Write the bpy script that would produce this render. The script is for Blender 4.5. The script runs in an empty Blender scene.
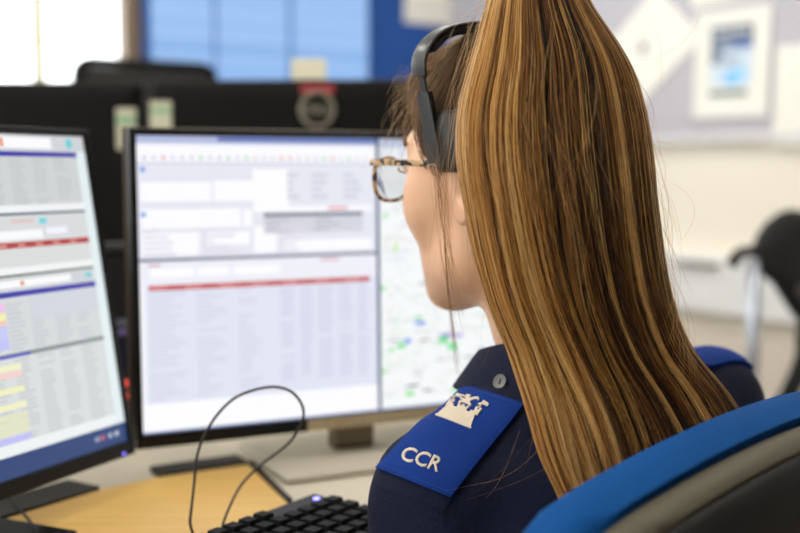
import bpy, bmesh, math, random
import numpy as np
from mathutils import Vector, Matrix
from mathutils.bvhtree import BVHTree

random.seed(7); RNG = np.random.default_rng(11)
S = bpy.context.scene
COL = S.collection
PI = math.pi
H = 1.10                      # eye height of the camera
F = 1111.0                    # 50 mm on 36 mm, in pixels of an 800 px frame
PITCH = math.atan(94 / F)

# ------------------------------------------------------------------ camera
cd = bpy.data.cameras.new('camera'); cam = bpy.data.objects.new('camera', cd); COL.objects.link(cam)
cam.location = (0, 0, H); cam.rotation_euler = (PI / 2 - PITCH, 0, 0)
cd.sensor_width = 36; cd.lens = 50; cd.clip_start = .02
cd.dof.use_dof = True; cd.dof.focus_distance = .865; cd.dof.aperture_fstop = 3.0
S.camera = cam
# ------------------------------------------------------------------ view, world
S.view_settings.view_transform = 'Standard'; S.view_settings.look = 'None'
S.view_settings.gamma = 1; S.view_settings.use_curve_mapping = False
S.view_settings.exposure = 0.0
w = bpy.data.worlds.new('overcast_sky'); S.world = w; w.use_nodes = True
bg = w.node_tree.nodes['Background']; bg.inputs[0].default_value = (.93, .97, 1, 1); bg.inputs[1].default_value = 5.0
CEILING_LIGHT = 15.0           # strength of the ceiling light panels

# ------------------------------------------------------------------ room frame
E1 = Vector((.8486, .5291, 0)); E2 = Vector((-.5291, .8486, 0)); K = Vector((.19, 4.35, 0))
def room(a, b, z=0): return K + E1 * a + E2 * b + Vector((0, 0, z))
def ray(px, py):
    x = (px - 400) / F; y = -(py - 266.5) / F
    c, s = math.cos(PITCH), math.sin(PITCH)
    return Vector((x, c + y * s, -s + y * c))
def on_plane(px, py, P, n):
    d = ray(px, py); o = Vector((0, 0, H)); t = (Vector(P) - o).dot(n) / d.dot(n)
    return o + d * t
def at_depth(px, py, d):
    r = ray(px, py); return Vector((0, 0, H)) + r * (d / r.y)

# ------------------------------------------------------------------ materials
def lin(c):
    return tuple(((v / 255 / 12.92) if v / 255 <= .04045 else ((v / 255 + .055) / 1.055) ** 2.4) for v in c)
def mat(name, rgb, rough=.5, metal=0, noise=None, bump=None, spec=.5, emit=None, sss=0, sheen=0, coat=0):
    m = bpy.data.materials.new(name); m.use_nodes = True
    nt = m.node_tree; b = nt.nodes['Principled BSDF']
    c = lin(rgb) + (1,)
    b.inputs['Base Color'].default_value = c
    b.inputs['Roughness'].default_value = rough; b.inputs['Metallic'].default_value = metal
    b.inputs['Specular IOR Level'].default_value = spec
    if coat: b.inputs['Coat Weight'].default_value = coat
    if sheen: b.inputs['Sheen Weight'].default_value = sheen
    if sss:
        b.inputs['Subsurface Weight'].default_value = sss
        b.inputs['Subsurface Radius'].default_value = (1, .35, .2); b.inputs['Subsurface Scale'].default_value = .006
    tc = nt.nodes.new('ShaderNodeTexCoord')
    if noise:
        sc, amt = noise
        n = nt.nodes.new('ShaderNodeTexNoise'); n.inputs['Scale'].default_value = sc; n.inputs['Detail'].default_value = 4
        nt.links.new(tc.outputs['Object'], n.inputs['Vector'])
        r = nt.nodes.new('ShaderNodeMapRange'); r.inputs[3].default_value = 1 - amt; r.inputs[4].default_value = 1 + amt
        nt.links.new(n.outputs[0], r.inputs[0])
        mx = nt.nodes.new('ShaderNodeVectorMath'); mx.operation = 'SCALE'; mx.inputs[0].default_value = c[:3]
        nt.links.new(r.outputs[0], mx.inputs['Scale']); nt.links.new(mx.outputs[0], b.inputs['Base Color'])
    if bump:
        sc, st = bump
        n = nt.nodes.new('ShaderNodeTexNoise'); n.inputs['Scale'].default_value = sc; n.inputs['Detail'].default_value = 3
        nt.links.new(tc.outputs['Object'], n.inputs['Vector'])
        bp = nt.nodes.new('ShaderNodeBump'); bp.inputs['Strength'].default_value = st; bp.inputs['Distance'].default_value = .001
        nt.links.new(n.outputs[0], bp.inputs['Height']); nt.links.new(bp.outputs[0], b.inputs['Normal'])
    if emit:
        b.inputs['Emission Color'].default_value = lin(rgb) + (1,); b.inputs['Emission Strength'].default_value = emit
    return m
def print_mat(name, emit):
    """flat print or a lit display, colours from the 'ink' attribute"""
    m = bpy.data.materials.new(name); m.use_nodes = True; nt = m.node_tree; b = nt.nodes['Principled BSDF']
    a = nt.nodes.new('ShaderNodeAttribute'); a.attribute_name = 'ink'
    if emit:
        b.inputs['Base Color'].default_value = (.01, .01, .01, 1)
        nt.links.new(a.outputs['Color'], b.inputs['Emission Color']); b.inputs['Emission Strength'].default_value = emit
        b.inputs['Roughness'].default_value = .35
    else:
        nt.links.new(a.outputs['Color'], b.inputs['Base Color']); b.inputs['Roughness'].default_value = .6
    return m

# ------------------------------------------------------------------ object helpers
def tag(o, label, cat, group=None):
    o['label'] = label; o['category'] = cat
    if group: o['group'] = group
    return o
def thing(name, label, cat, loc=(0, 0, 0), group=None):
    o = bpy.data.objects.new(name, None); COL.objects.link(o); o.location = loc; o.empty_display_size = .05
    return tag(o, label, cat, group)
WM = {}
def put(o, parent):
    if parent is not None:
        o.parent = parent
        p = parent; off = Vector((0, 0, 0))
        while p is not None and p.type == 'EMPTY': off += Vector(p.location); p = p.parent
        o.matrix_parent_inverse = Matrix.Translation(-off) if parent.type == 'EMPTY' else Matrix.Identity(4)
    return o
def link(name, me, m, parent=None, smooth=True):
    o = bpy.data.objects.new(name, me); COL.objects.link(o)
    for x in (m if isinstance(m, (list, tuple)) else [m]): me.materials.append(x)
    if smooth:
        me.polygons.foreach_set('use_smooth', [True] * len(me.polygons))
    return put(o, parent)
def obj(name, bm, m, parent=None, smooth=False, sharp=None):
    bmesh.ops.recalc_face_normals(bm, faces=bm.faces)
    me = bpy.data.meshes.new(name); bm.to_mesh(me); bm.free()
    if sharp is not None: smooth = True
    o = link(name, me, m, parent, smooth)
    if sharp is not None: me.set_sharp_from_angle(angle=math.radians(sharp))
    return o
def from_arrays(name, V, Fc, m, parent=None, smooth=True):
    me = bpy.data.meshes.new(name); me.from_pydata([tuple(map(float, v)) for v in V], [], [tuple(int(i) for i in f) for f in Fc]); me.update()
    return link(name, me, m, parent, smooth)
def structure(o): o['kind'] = 'structure'; return o

def frame(X, Y, Z, O):
    M = Matrix.Identity(4)
    for i in range(3): M[i][0] = X[i]; M[i][1] = Y[i]; M[i][2] = Z[i]; M[i][3] = O[i]
    return M
def box(bm, lo, hi, M=None, bev=0, seg=2):
    r = bmesh.ops.create_cube(bm, size=1); vs = r['verts']
    for v in vs: v.co = Vector([(lo[i] + hi[i]) / 2 + v.co[i] * (hi[i] - lo[i]) for i in range(3)])
    if bev:
        es = list({e for v in vs for e in v.link_edges})
        rr = bmesh.ops.bevel(bm, geom=es, offset=bev, segments=seg, profile=.5, affect='EDGES')
        vs = list({v for f in rr['faces'] for v in f.verts} | {v for v in vs if v.is_valid})
    if M is not None:
        for v in vs: v.co = M @ v.co
    return bm
def newbox(lo, hi, M=None, bev=0, seg=2): return box(bmesh.new(), lo, hi, M, bev, seg)
def prism(bm, pts, z0, z1, M=None, bev=0):
    a = [bm.verts.new((p[0], p[1], z0)) for p in pts]; b = [bm.verts.new((p[0], p[1], z1)) for p in pts]
    n = len(pts); f = [bm.faces.new(a[::-1]), bm.faces.new(b)]
    for i in range(n): f.append(bm.faces.new((a[i], a[(i + 1) % n], b[(i + 1) % n], b[i])))
    vs = a + b
    if bev:
        rr = bmesh.ops.bevel(bm, geom=list({e for v in vs for e in v.link_edges}), offset=bev, segments=2, profile=.5, affect='EDGES')
        vs = list({v for q in rr['faces'] for v in q.verts} | {v for v in vs if v.is_valid})
    if M is not None:
        for v in vs: v.co = M @ v.co
    return bm
def spline(pts, n):
    """Catmull-Rom through pts, n samples"""
    P = np.array([list(p) for p in pts], float); P = np.vstack([2 * P[0] - P[1], P, 2 * P[-1] - P[-2]])
    out = []; m = len(P) - 3
    for q in np.linspace(0, m - 1e-6, n):
        i = int(q); t = q - i; a, b, c, d = P[i:i + 4]
        out.append(.5 * ((2 * b) + (-a + c) * t + (2 * a - 5 * b + 4 * c - d) * t * t + (-a + 3 * b - 3 * c + d) * t ** 3))
    return np.array(out)
def sweep(bm, pts, sect, up=None, rad=None, caps=True):
    """sweep a 2-D section (list of (x,y)) along pts"""
    pts = [Vector(p) for p in pts]; n = len(pts); rings = []
    prev = None
    for i, p in enumerate(pts):
        T = (pts[min(i + 1, n - 1)] - pts[max(i - 1, 0)]).normalized()
        if up is not None: A = (Vector(up[i] if isinstance(up, list) else up)); A = (A - T * A.dot(T)).normalized()
        else:
            if prev is None: prev = Vector((0, 0, 1)) if abs(T.z) < .9 else Vector((1, 0, 0))
            A = (prev - T * prev.dot(T)).normalized()
        prev = A; B = T.cross(A); r = rad[i] if rad is not None else 1
        rings.append([bm.verts.new(p + (A * y + B * x) * r) for x, y in sect])
    k = len(sect)
    for i in range(n - 1):
        for j in range(k): bm.faces.new((rings[i][j], rings[i][(j + 1) % k], rings[i + 1][(j + 1) % k], rings[i + 1][j]))
    if caps: bm.faces.new(rings[0][::-1]); bm.faces.new(rings[-1])
    return bm
def circ(r, k=10): return [(r * math.cos(2 * PI * i / k), r * math.sin(2 * PI * i / k)) for i in range(k)]
def rrect(w, h, r, k=4):
    o = []
    for cx, cy, a0 in ((w / 2 - r, h / 2 - r, 0), (-w / 2 + r, h / 2 - r, 90), (-w / 2 + r, -h / 2 + r, 180), (w / 2 - r, -h / 2 + r, 270)):
        for i in range(k + 1):
            a = math.radians(a0 + 90 * i / k); o.append((cx + r * math.cos(a), cy + r * math.sin(a)))
    return o
def tube(pts, r, k=10, n=None): return sweep(bmesh.new(), spline(pts, n) if n else pts, circ(r, k))
def lathe(prof, M=None, k=24):
    bm = bmesh.new(); rings = []
    for r, z in prof: rings.append([bm.verts.new((r * math.cos(2 * PI * i / k), r * math.sin(2 * PI * i / k), z)) for i in range(k)])
    for a, b in zip(rings, rings[1:]):
        for j in range(k): bm.faces.new((a[j], a[(j + 1) % k], b[(j + 1) % k], b[j]))
    bm.faces.new(rings[0][::-1]); bm.faces.new(rings[-1])
    if M is not None:
        for v in bm.verts: v.co = M @ v.co
    return bm
def loft(outline, layers, M, warp=None):
    """outline (x,y) list; layers = (inset, z): a padded slab with rounded edge"""
    P = np.array(outline); n = len(P)
    if (P[:, 0] * np.roll(P[:, 1], -1) - np.roll(P[:, 0], -1) * P[:, 1]).sum() < 0: P = P[::-1]
    mid = (P.max(0) + P.min(0)) / 2; half = (P.max(0) - P.min(0)) / 2
    bm = bmesh.new(); rings = []
    for ins, z in layers:
        Q = mid + (P - mid) * (1 - ins / half)
        rings.append([bm.verts.new(M @ Vector((q[0], q[1], z + (warp(q[0], q[1]) if warp else 0)))) for q in Q])
    for a, b in zip(rings, rings[1:]):
        for j in range(n): bm.faces.new((a[j], a[(j + 1) % n], b[(j + 1) % n], b[j]))
    for R, z in ((rings[0][::-1], layers[0][1]), (rings[-1], layers[-1][1])):
        f = bm.faces.new(R); 
    bmesh.ops.triangulate(bm, faces=[f for f in bm.faces if len(f.verts) > 4])
    return bm
def sheet_print(name, rects, M, m, parent, base=0.0, step=.00004):
    """flat print / display picture: rects (x0,y0,x1,y1,(r,g,b)) or (points,(r,g,b)); later ones lie a hair above"""
    V = []; Fc = []; Cc = []
    for i, r in enumerate(rects):
        z = base + i * step if len(rects) < 60 else base + .0004 * i / len(rects)
        if len(r) == 5: pts = [(r[0], r[1]), (r[2], r[1]), (r[2], r[3]), (r[0], r[3])]
        else: pts = r[0]
        k = len(V); V += [M @ Vector((p[0], p[1], z)) for p in pts]; Fc.append(list(range(k, k + len(pts))))
        Cc += [lin(r[-1]) + (1,)] * len(pts)
    me = bpy.data.meshes.new(name); me.from_pydata(V, [], Fc)
    a = me.color_attributes.new('ink', 'FLOAT_COLOR', 'POINT'); a.data.foreach_set('color', np.array(Cc, 'f').ravel())
    return link(name, me, m, parent, False)

# ------------------------------------------------------------------ implicit surfaces
def nets(fn, lo, hi, h):
    lo = np.array(lo, float); hi = np.array(hi, float)
    n = np.ceil((hi - lo) / h).astype(int) + 1
    ax = [lo[i] + h * np.arange(n[i]) for i in range(3)]
    V = np.empty(n, 'f')
    for i in range(0, n[0], 16):
        X, Y, Z = np.meshgrid(ax[0][i:i + 16], ax[1], ax[2], indexing='ij'); V[i:i + 16] = fn(X, Y, Z)
    ins = V < 0; nc = n - 1; tot = int(np.prod(nc))
    acc = np.zeros((tot, 3)); cnt = np.zeros(tot); quads = []
    def cid(i, j, k): return (i * nc[1] + j) * nc[2] + k
    for a in range(3):
        s0 = [slice(None)] * 3; s1 = [slice(None)] * 3; s0[a] = slice(0, -1); s1[a] = slice(1, None)
        A = ins[tuple(s0)]; B = ins[tuple(s1)]; idx = np.argwhere(A != B)
        b, c = (a + 1) % 3, (a + 2) % 3
        idx = idx[(idx[:, b] > 0) & (idx[:, c] > 0) & (idx[:, b] < nc[b]) & (idx[:, c] < nc[c])]
        v0 = V[tuple(idx.T)]; j = idx.copy(); j[:, a] += 1; v1 = V[tuple(j.T)]
        P = lo + idx * h; P[:, a] += h * v0 / (v0 - v1)
        ids = []
        for db, dc in ((-1, -1), (0, -1), (0, 0), (-1, 0)):
            q = idx.copy(); q[:, b] += db; q[:, c] += dc; I = cid(q[:, 0], q[:, 1], q[:, 2]); ids.append(I)
            np.add.at(acc, I, P); np.add.at(cnt, I, 1)
        Q = np.stack(ids, 1); fl = v0 > 0; Q[fl] = Q[fl][:, ::-1]; quads.append(Q)
    Q = np.vstack(quads); used = np.unique(Q); rem = np.zeros(tot, int); rem[used] = np.arange(len(used))
    return acc[used] / cnt[used][:, None], rem[Q]
def smin(a, b, k):
    hh = np.clip(.5 + .5 * (b - a) / k, 0, 1); return b * (1 - hh) + a * hh - k * hh * (1 - hh)
def smax(a, b, k): return -smin(-a, -b, k)
def ell(p, c, r):
    q = [(p[i] - c[i]) / r[i] for i in range(3)]; l = np.sqrt(q[0] ** 2 + q[1] ** 2 + q[2] ** 2) + 1e-9
    g = np.sqrt((q[0] / r[0]) ** 2 + (q[1] / r[1]) ** 2 + (q[2] / r[2]) ** 2) + 1e-9
    return l * (l - 1) / g
def cone(p, a, b, ra, rb):
    a = np.array(a, float); b = np.array(b, float); d = b - a; L = d @ d
    t = np.clip(((p[0] - a[0]) * d[0] + (p[1] - a[1]) * d[1] + (p[2] - a[2]) * d[2]) / L, 0, 1)
    return np.sqrt((p[0] - a[0] - t * d[0]) ** 2 + (p[1] - a[1] - t * d[1]) ** 2 + (p[2] - a[2] - t * d[2]) ** 2) - (ra + (rb - ra) * t)

# ================================================================== SETTING
m_wall = mat('wall_paint', (240, 232, 216), .8, noise=(3, .02)); m_ceil = mat('ceiling_white', (236, 236, 232), .9)
m_floor = mat('floor_carpet_tile', (120, 112, 104), .95, noise=(60, .15)); m_white = mat('white_gloss_trim', (232, 232, 232), .35)
m_beige = mat('beige_panel', (218, 206, 192), .6, noise=(4, .03)); m_frame = mat('brown_window_frame', (112, 92, 70), .5)
m_mull = mat('cream_mullion', (214, 210, 180), .5)
RM = frame(E1, E2, Vector((0, 0, 1)), K)
A0, B0, ZC = -5.4, -6.8, 2.65
structure(obj('floor', newbox((A0, B0, -.1), (0, 0, 0), RM), m_floor))
structure(obj('ceiling', newbox((A0, B0, ZC), (0, 0, ZC + .1), RM), m_ceil))
structure(obj('wall_right', newbox((0, B0 - .1, 0), (.1, .1, ZC), RM), m_wall))
LW0, LW1, LZ0, LZ1 = -5.2, -.8, .95, 2.35
bm = bmesh.new()
box(bm, (A0 - .1, B0 - .1, 0), (A0, LW0, ZC), RM); box(bm, (A0 - .1, LW1, 0), (A0, .1, ZC), RM)
box(bm, (A0 - .1, LW0, 0), (A0, LW1, LZ0), RM); box(bm, (A0 - .1, LW0, LZ1), (A0, LW1, ZC), RM)
structure(obj('wall_left', bm, m_wall))
structure(obj('wall_front', newbox((A0, B0 - .1, 0), (0, B0, ZC), RM), m_wall))
# window in the far wall: a from WA0 to WA1
nF = E2
def far_a(px): return (on_plane(px, 100, K, nF) - K).dot(E1)
WA1 = far_a(137); WA0 = WA1 - 2.4; WZ0, WZ1 = 1.0, 2.35
bm = bmesh.new()
box(bm, (A0, 0, 0), (WA0, .1, ZC), RM); box(bm, (WA1, 0, 0), (0, .1, ZC), RM)
box(bm, (WA0, 0, 0), (WA1, .1, WZ0), RM); box(bm, (WA0, 0, WZ1), (WA1, .1, ZC), RM)
structure(obj('wall_back', bm, m_wall))
win = bpy.data.objects.new('window_1', None); COL.objects.link(win); win.location = room((WA0 + WA1) / 2, 0, WZ0); structure(win)
bm = bmesh.new()
for lo, hi in (((WA0, -.03, WZ0), (WA0 + .05, .06, WZ1)), ((WA1 - .045, -.03, WZ0), (WA1 + .0, .06, WZ1)), ((WA0, -.03, WZ1 - .05), (WA1, .06, WZ1)), ((WA0, -.06, WZ0 - .03), (WA1, .06, WZ0 + .03))):
    box(bm, lo, hi, RM, .004)
obj('window_frame', bm, m_frame, win)
am = far_a(41)
for k, a in enumerate((am, am - .85, am - 1.6)):
    if a > WA0 + .1: obj('mullion', newbox((a - .02, -.005, WZ0 + .03), (a + .02, .035, WZ1 - .05), RM, .003), m_mull, win)
g = bpy.data.materials.new('window_glass'); g.use_nodes = True; gt = g.node_tree; gt.nodes.clear()
go = gt.nodes.new('ShaderNodeOutputMaterial'); gm = gt.nodes.new('ShaderNodeMixShader'); g1 = gt.nodes.new('ShaderNodeBsdfTransparent'); g2 = gt.nodes.new('ShaderNodeBsdfGlossy')
g2.inputs['Roughness'].default_value = .02; gm.inputs[0].default_value = .06
gt.links.new(g1.outputs[0], gm.inputs[1]); gt.links.new(g2.outputs[0], gm.inputs[2]); gt.links.new(gm.outputs[0], go.inputs[0])
obj('pane', newbox((WA0 + .05, .01, WZ0 + .03), (WA1 - .045, .014, WZ1 - .05), RM), g, win)
# window band added in the unseen left wall to light her from the side
win2 = bpy.data.objects.new('added_side_window', None); COL.objects.link(win2); win2.location = room(A0, (LW0 + LW1) / 2, LZ0); structure(win2)
bm = bmesh.new()
for lo, hi in (((A0 - .06, LW0, LZ0 - .03), (A0 + .05, LW1, LZ0 + .03)), ((A0 - .06, LW0, LZ1 - .05), (A0 + .02, LW1, LZ1)), ((A0 - .06, LW0, LZ0), (A0 + .02, LW0 + .05, LZ1)), ((A0 - .06, LW1 - .05, LZ0), (A0 + .02, LW1, LZ1))):
    box(bm, lo, hi, RM, .004)
obj('window_frame', bm, m_frame, win2)
for k in range(1, 4):
    y = LW0 + (LW1 - LW0) * k / 4; obj('mullion', newbox((A0 - .03, y - .02, LZ0 + .03), (A0 + .01, y + .02, LZ1 - .05), RM, .003), m_mull, win2)
obj('pane', newbox((A0 - .014, LW0 + .05, LZ0 + .03), (A0 - .01, LW1 - .05, LZ1 - .05), RM), g, win2)
# right wall trim: white service trunking and beige skirting panel
nR = E1
def rpt(px, py, off=0): return on_plane(px, py, K - E1 * off, nR)
structure(obj('trim_1', newbox((-.055, B0, .70), (0, 0, .865), RM, .006), m_white))
structure(obj('trim_2', newbox((-.03, B0, 0), (0, 0, .66), RM, .004), m_beige))
m_slot = mat('dark_slot', (150, 146, 138), .6)
# ceiling light panels
m_lamp = mat('lamp_diffuser', (255, 250, 240), .5, emit=CEILING_LIGHT); m_house = mat('lamp_housing', (225, 225, 222), .5)
names = [(a, b) for b in (-1.05, -2.75) for a in (-.95, -2.65, -4.35)]
rows = ['far', 'near']; cols = ['right wall', 'room centre', 'left wall']
for i, (a, b) in enumerate(names):
    t = thing('ceiling_light', 'square white ceiling light panel, %s row, by the %s' % (rows[i // 3], cols[i % 3]), 'ceiling light', room(a, b, ZC), 'ceiling light panels')
    bm = bmesh.new()
    for lo, hi in (((a - .3, b - .3, ZC - .035), (a + .3, b - .27, ZC)), ((a - .3, b + .27, ZC - .035), (a + .3, b + .3, ZC)), ((a - .3, b - .27, ZC - .035), (a - .27, b + .27, ZC)), ((a + .27, b - .27, ZC - .035), (a + .3, b + .27, ZC))):
        box(bm, lo, hi, RM)
    obj('housing', bm, m_house, t)
    obj('diffuser', newbox((a - .27, b - .27, ZC - .028), (a + .27, b + .27, ZC - .012), RM), m_lamp, t)

# ------------------------------------------------------------------ far wall: blue board, wall display, notice
m_bluefelt = mat('blue_felt', (34, 82, 158), .9, noise=(40, .04)); m_paper = mat('paper', (238, 236, 226), .7)
m_disp = print_mat('lit_display', 1.0); m_print = print_mat('printed_ink', 0); m_black = mat('black_plastic', (12, 12, 11), .4, spec=.3)
def P3(a, z, off): return room(a, -off, z)
ba0, ba1 = WA1 + .015, -.035
obj0 = obj('blue_pinboard', newbox((ba0, -.03, .95), (ba1, -.001, 2.3), RM, .004), m_bluefelt)
tag(obj0, 'deep blue felt pinboard covering the far wall beside the bright window', 'pinboard')
d0, d1 = far_a(146), far_a(361)
wd = thing('wall_display', 'large pale blue lit display mounted on the blue pinboard', 'display', room((d0 + d1) / 2, -.03, 1.2))
obj('display_casing', newbox((d0 - .004, -.06, 1.2), (d1 + .004, -.031, 2.1), RM, .003), mat('blue_casing', (52, 100, 172), .5), wd)
DM = frame(E1, Vector((0, 0, 1)), -E2, room(0, -.0605, 0))
seps = [d0, far_a(209), far_a(283), d1]
for k in range(3):
    x0, x1 = seps[k] + (.006 if k else .0), seps[k + 1] - .006
    R = [(x0, 1.205, x1, 2.095, (150, 190, 240))]
    for z, hh, c in ((1.50, .04, (136, 178, 232)), (1.545, .012, (168, 204, 246)), (1.42, .03, (140, 182, 236)), (1.62, .02, (158, 196, 243)), (1.75, .05, (144, 186, 238))):
        R.append((x0, z, x1, z + hh, c))
    if k == 2: R.append((x0, 1.205, x0 + .01, 2.095, (130, 172, 228)))
    sheet_print('screen_panel', R, DM, m_disp, wd)
pa = far_a(400); pb = far_a(446); zb = on_plane(423, 25, K, nF).z
nt_ = obj('notice_sheet', newbox((pa, -.034, zb), (pb, -.0305, zb + .3), RM, .0), m_paper)
tag(nt_, 'small white sheet pinned to the upper right of the blue pinboard', 'notice')

# ------------------------------------------------------------------ right wall: grey notice board and papers
m_greyfelt = mat('grey_felt', (188, 185, 192), .95, noise=(30, .03)); m_rail = mat('board_rail', (214, 212, 212), .4)
zb = rpt(720, 143).z
nb = thing('notice_board', 'long pale grey felt notice board on the right wall', 'notice board', room(-.02, -2, zb))
obj('felt_panel', newbox((-.022, -4.6, zb + .02), (-.001, -.02, 2.2), RM), m_greyfelt, nb)
obj('rail', newbox((-.03, -4.6, zb), (-.001, -.02, zb + .022), RM, .004), m_rail, nb)
Zv = Vector((0, 0, 1))
def board_M(p, rot=0, off=.024):
    """local frame on the right wall facing the room at point p; x runs to the camera side"""
    X = -E2; Y = Zv; N = -E1; c, s = math.cos(rot), math.sin(rot)
    O = K + (-E2) * ((p - K).dot(-E2)) + Vector((0, 0, p.z)) - E1 * off
    return frame(X * c + Y * s, -X * s + Y * c, N, O)
def length(px0, px1, py): return (rpt(px1, py) - rpt(px0, py)).dot(-E2)
# tilted sheet
cR, cT, cB = rpt(703, 37, .028), rpt(656, -12, .028), rpt(634, 110, .028); cL = cT + cB - cR
t = thing('tilted_sheet', 'white sheet with a small grey star pinned at a slant on the grey board', 'paper', (cR + cL) / 2)
bm = bmesh.new(); fr = [bm.verts.new(p) for p in (cR, cT, cL, cB)]; bk = [bm.verts.new(p + E1 * .004) for p in (cR, cT, cL, cB)]
bm.faces.new(fr); bm.faces.new(bk[::-1])
for k in range(4): bm.faces.new((fr[k], bk[k], bk[(k + 1) % 4], fr[(k + 1) % 4]))
obj('sheet', bm, m_paper, t)
M = board_M(rpt(650, 48), .3, .0285)
R = []
for k in range(8):
    a = k * PI / 4; c = Vector((0, 0)); d = Vector((math.cos(a), math.sin(a))); n_ = Vector((-d.y, d.x))
    R.append(([tuple(c + n_ * .006), tuple(c + d * .03), tuple(c - n_ * .006), tuple(c - d * .004)], (140, 138, 136)))
sheet_print('star_print', R, M, m_print, t, .0)
# framed poster
pw = length(700, 775, 60); p = rpt(738, 64); M = board_M(p, math.radians(-1))
t = thing('framed_poster', 'white framed poster with a blue and grey picture on the grey board', 'poster', p)
ph = .30
m_wf = mat('white_frame', (235, 233, 226), .5)
bm = bmesh.new(); x, y = pw / 2, ph / 2
for lo, hi in (((-x, -y, 0), (-x + .022, y, .007)), ((x - .022, -y, 0), (x, y, .007)), ((-x + .022, -y, 0), (x - .022, -y + .03, .007)), ((-x + .022, y - .025, 0), (x - .022, y, .007))): box(bm, lo, hi, M, .002)
obj('frame', bm, m_wf, t)
R = [(-x + .02, -y + .02, x - .02, y - .02, (236, 234, 224)),
     (-.075, .06, .075, .105, (92, 104, 122)), (-.075, .035, .075, .06, (150, 165, 190)), (-.075, -.06, .075, .035, (205, 220, 234)),
     (.0, .045, .075, .062, (70, 100, 170)), (-.075, .0, -.03, .055, (110, 125, 145)), (-.05, -.005, .03, .02, (168, 182, 196)),
     (-.02, -.06, .012, -.02, (110, 186, 236)), (.012, -.06, .05, -.01, (150, 205, 240)), (-.075, -.09, .06, -.073, (96, 112, 118))]
for k in range(6): R.append((-.06 + k * .021, .078, -.046 + k * .021, .09, (210, 215, 222)))
sheet_print('picture', R, M, m_print, t, .004)
for (px, py, ww, hh, rot, lb) in ((735, -36, .27, .21, 1, 'cream sheet above the framed poster, top of the grey board'), (813, 95, .2, .26, -2, 'white sheet right of the framed poster on the grey board')):
    p = rpt(px, py); M = board_M(p, math.radians(rot))
    o = obj('pinned_sheet', newbox((-ww / 2, -hh / 2, 0), (ww / 2, hh / 2, .004), M), m_paper)
    tag(o, lb, 'paper')
# pen tray on the trunking
p = rpt(702, 263, .055); q = -(p - K).dot(-E2)
o = obj('socket_strip', newbox((-.075, q - .06, p.z - .009), (-.0555, q + .09, p.z + .005), RM, .003), m_slot)
tag(o, 'dark narrow socket strip on the white wall trunking left of the black chair', 'socket strip')

# ================================================================== DESK
DZ = .76
m_cream = mat('cream_laminate', (206, 197, 178), .45, noise=(5, .03)); m_wood = mat('beech_wood', (222, 176, 104), .42)
nt = m_wood.node_tree; b = nt.nodes['Principled BSDF']; tc = nt.nodes.new('ShaderNodeTexCoord'); mp = nt.nodes.new('ShaderNodeMapping')
mp.inputs['Scale'].default_value = (8, 90, 8); mp.inputs['Rotation'].default_value = (0, 0, -.5)
nz = nt.nodes.new('ShaderNodeTexNoise'); nz.inputs['Scale'].default_value = 1; nz.inputs['Detail'].default_value = 5
rp = nt.nodes.new('ShaderNodeValToRGB'); rp.color_ramp.elements[0].color = lin((208, 162, 86)) + (1,); rp.color_ramp.elements[1].color = lin((234, 196, 120)) + (1,)
nt.links.new(tc.outputs['Object'], mp.inputs[0]); nt.links.new(mp.outputs[0], nz.inputs['Vector']); nt.links.new(nz.outputs[0], rp.inputs[0]); nt.links.new(rp.outputs[0], b.inputs['Base Color'])
desk = thing('corner_desk', 'pale corner desk with a beech front section and black edging under the monitors', 'desk', (-.3, 1.5, 0))
bm = bmesh.new()
prism(bm, [(-.62, .25), (-.17, .70), (-.03, 1.035), (.20, 1.19), (.42, 1.33), (.22, 1.76), (-.35, 1.50), (-1.05, .75)], DZ - .028, DZ, None, .003)
obj('desktop', bm, m_cream, desk)
bm = bmesh.new()
def dk(px, py, z=DZ): v = on_plane(px, py, (0, 0, z), Zv); return (v.x, v.y)
wa, wb, wc, wd2, we = dk(0, 524), dk(100, 493), dk(160, 480), dk(248, 467), dk(287, 506)
wl = (wa[0] + (wa[0] - wb[0]) * 2.6, wa[1] + (wa[1] - wb[1]) * 2.6)
wpts = [(-.52, .36), (-.18, .72), (-.055, 1.0), we, wd2, wc, wb, wa, wl]
prism(bm, wpts, DZ, DZ + .004, None, .001)
obj('wood_panel', bm, m_wood, desk)['label'] = 'beech wood front section'
m_edge = mat('black_edge', (26, 25, 24), .5)
def edge(a, b, wd_, z=.0075):
    a = Vector(a + (0,)); b = Vector(b + (0,)); X = (b - a).normalized(); Y = Vector((-X.y, X.x, 0))
    return newbox((0, 0, 0), ((b - a).length, wd_, z), frame(X, Y, Zv, a + Vector((0, 0, DZ + .0002))), .001)
obj('edge_strip', edge(wl, wa, .05), m_edge, desk); obj('edge_strip', edge(wa, wb, .05), m_edge, desk)
obj('edge_strip', edge(wc, wd2, .035), m_edge, desk)
obj('edge_strip', edge(wd2, we, .006), m_edge, desk)
m_steel = mat('grey_steel', (120, 120, 122), .4, .6)
for x, y in ((-.55, .40), (-.9, .80), (.36, 1.34), (.20, 1.66), (-.3, 1.42)):
    obj('leg', newbox((x - .025, y - .025, 0), (x + .025, y + .025, DZ - .0285), None, .004), m_steel, desk)
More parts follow.
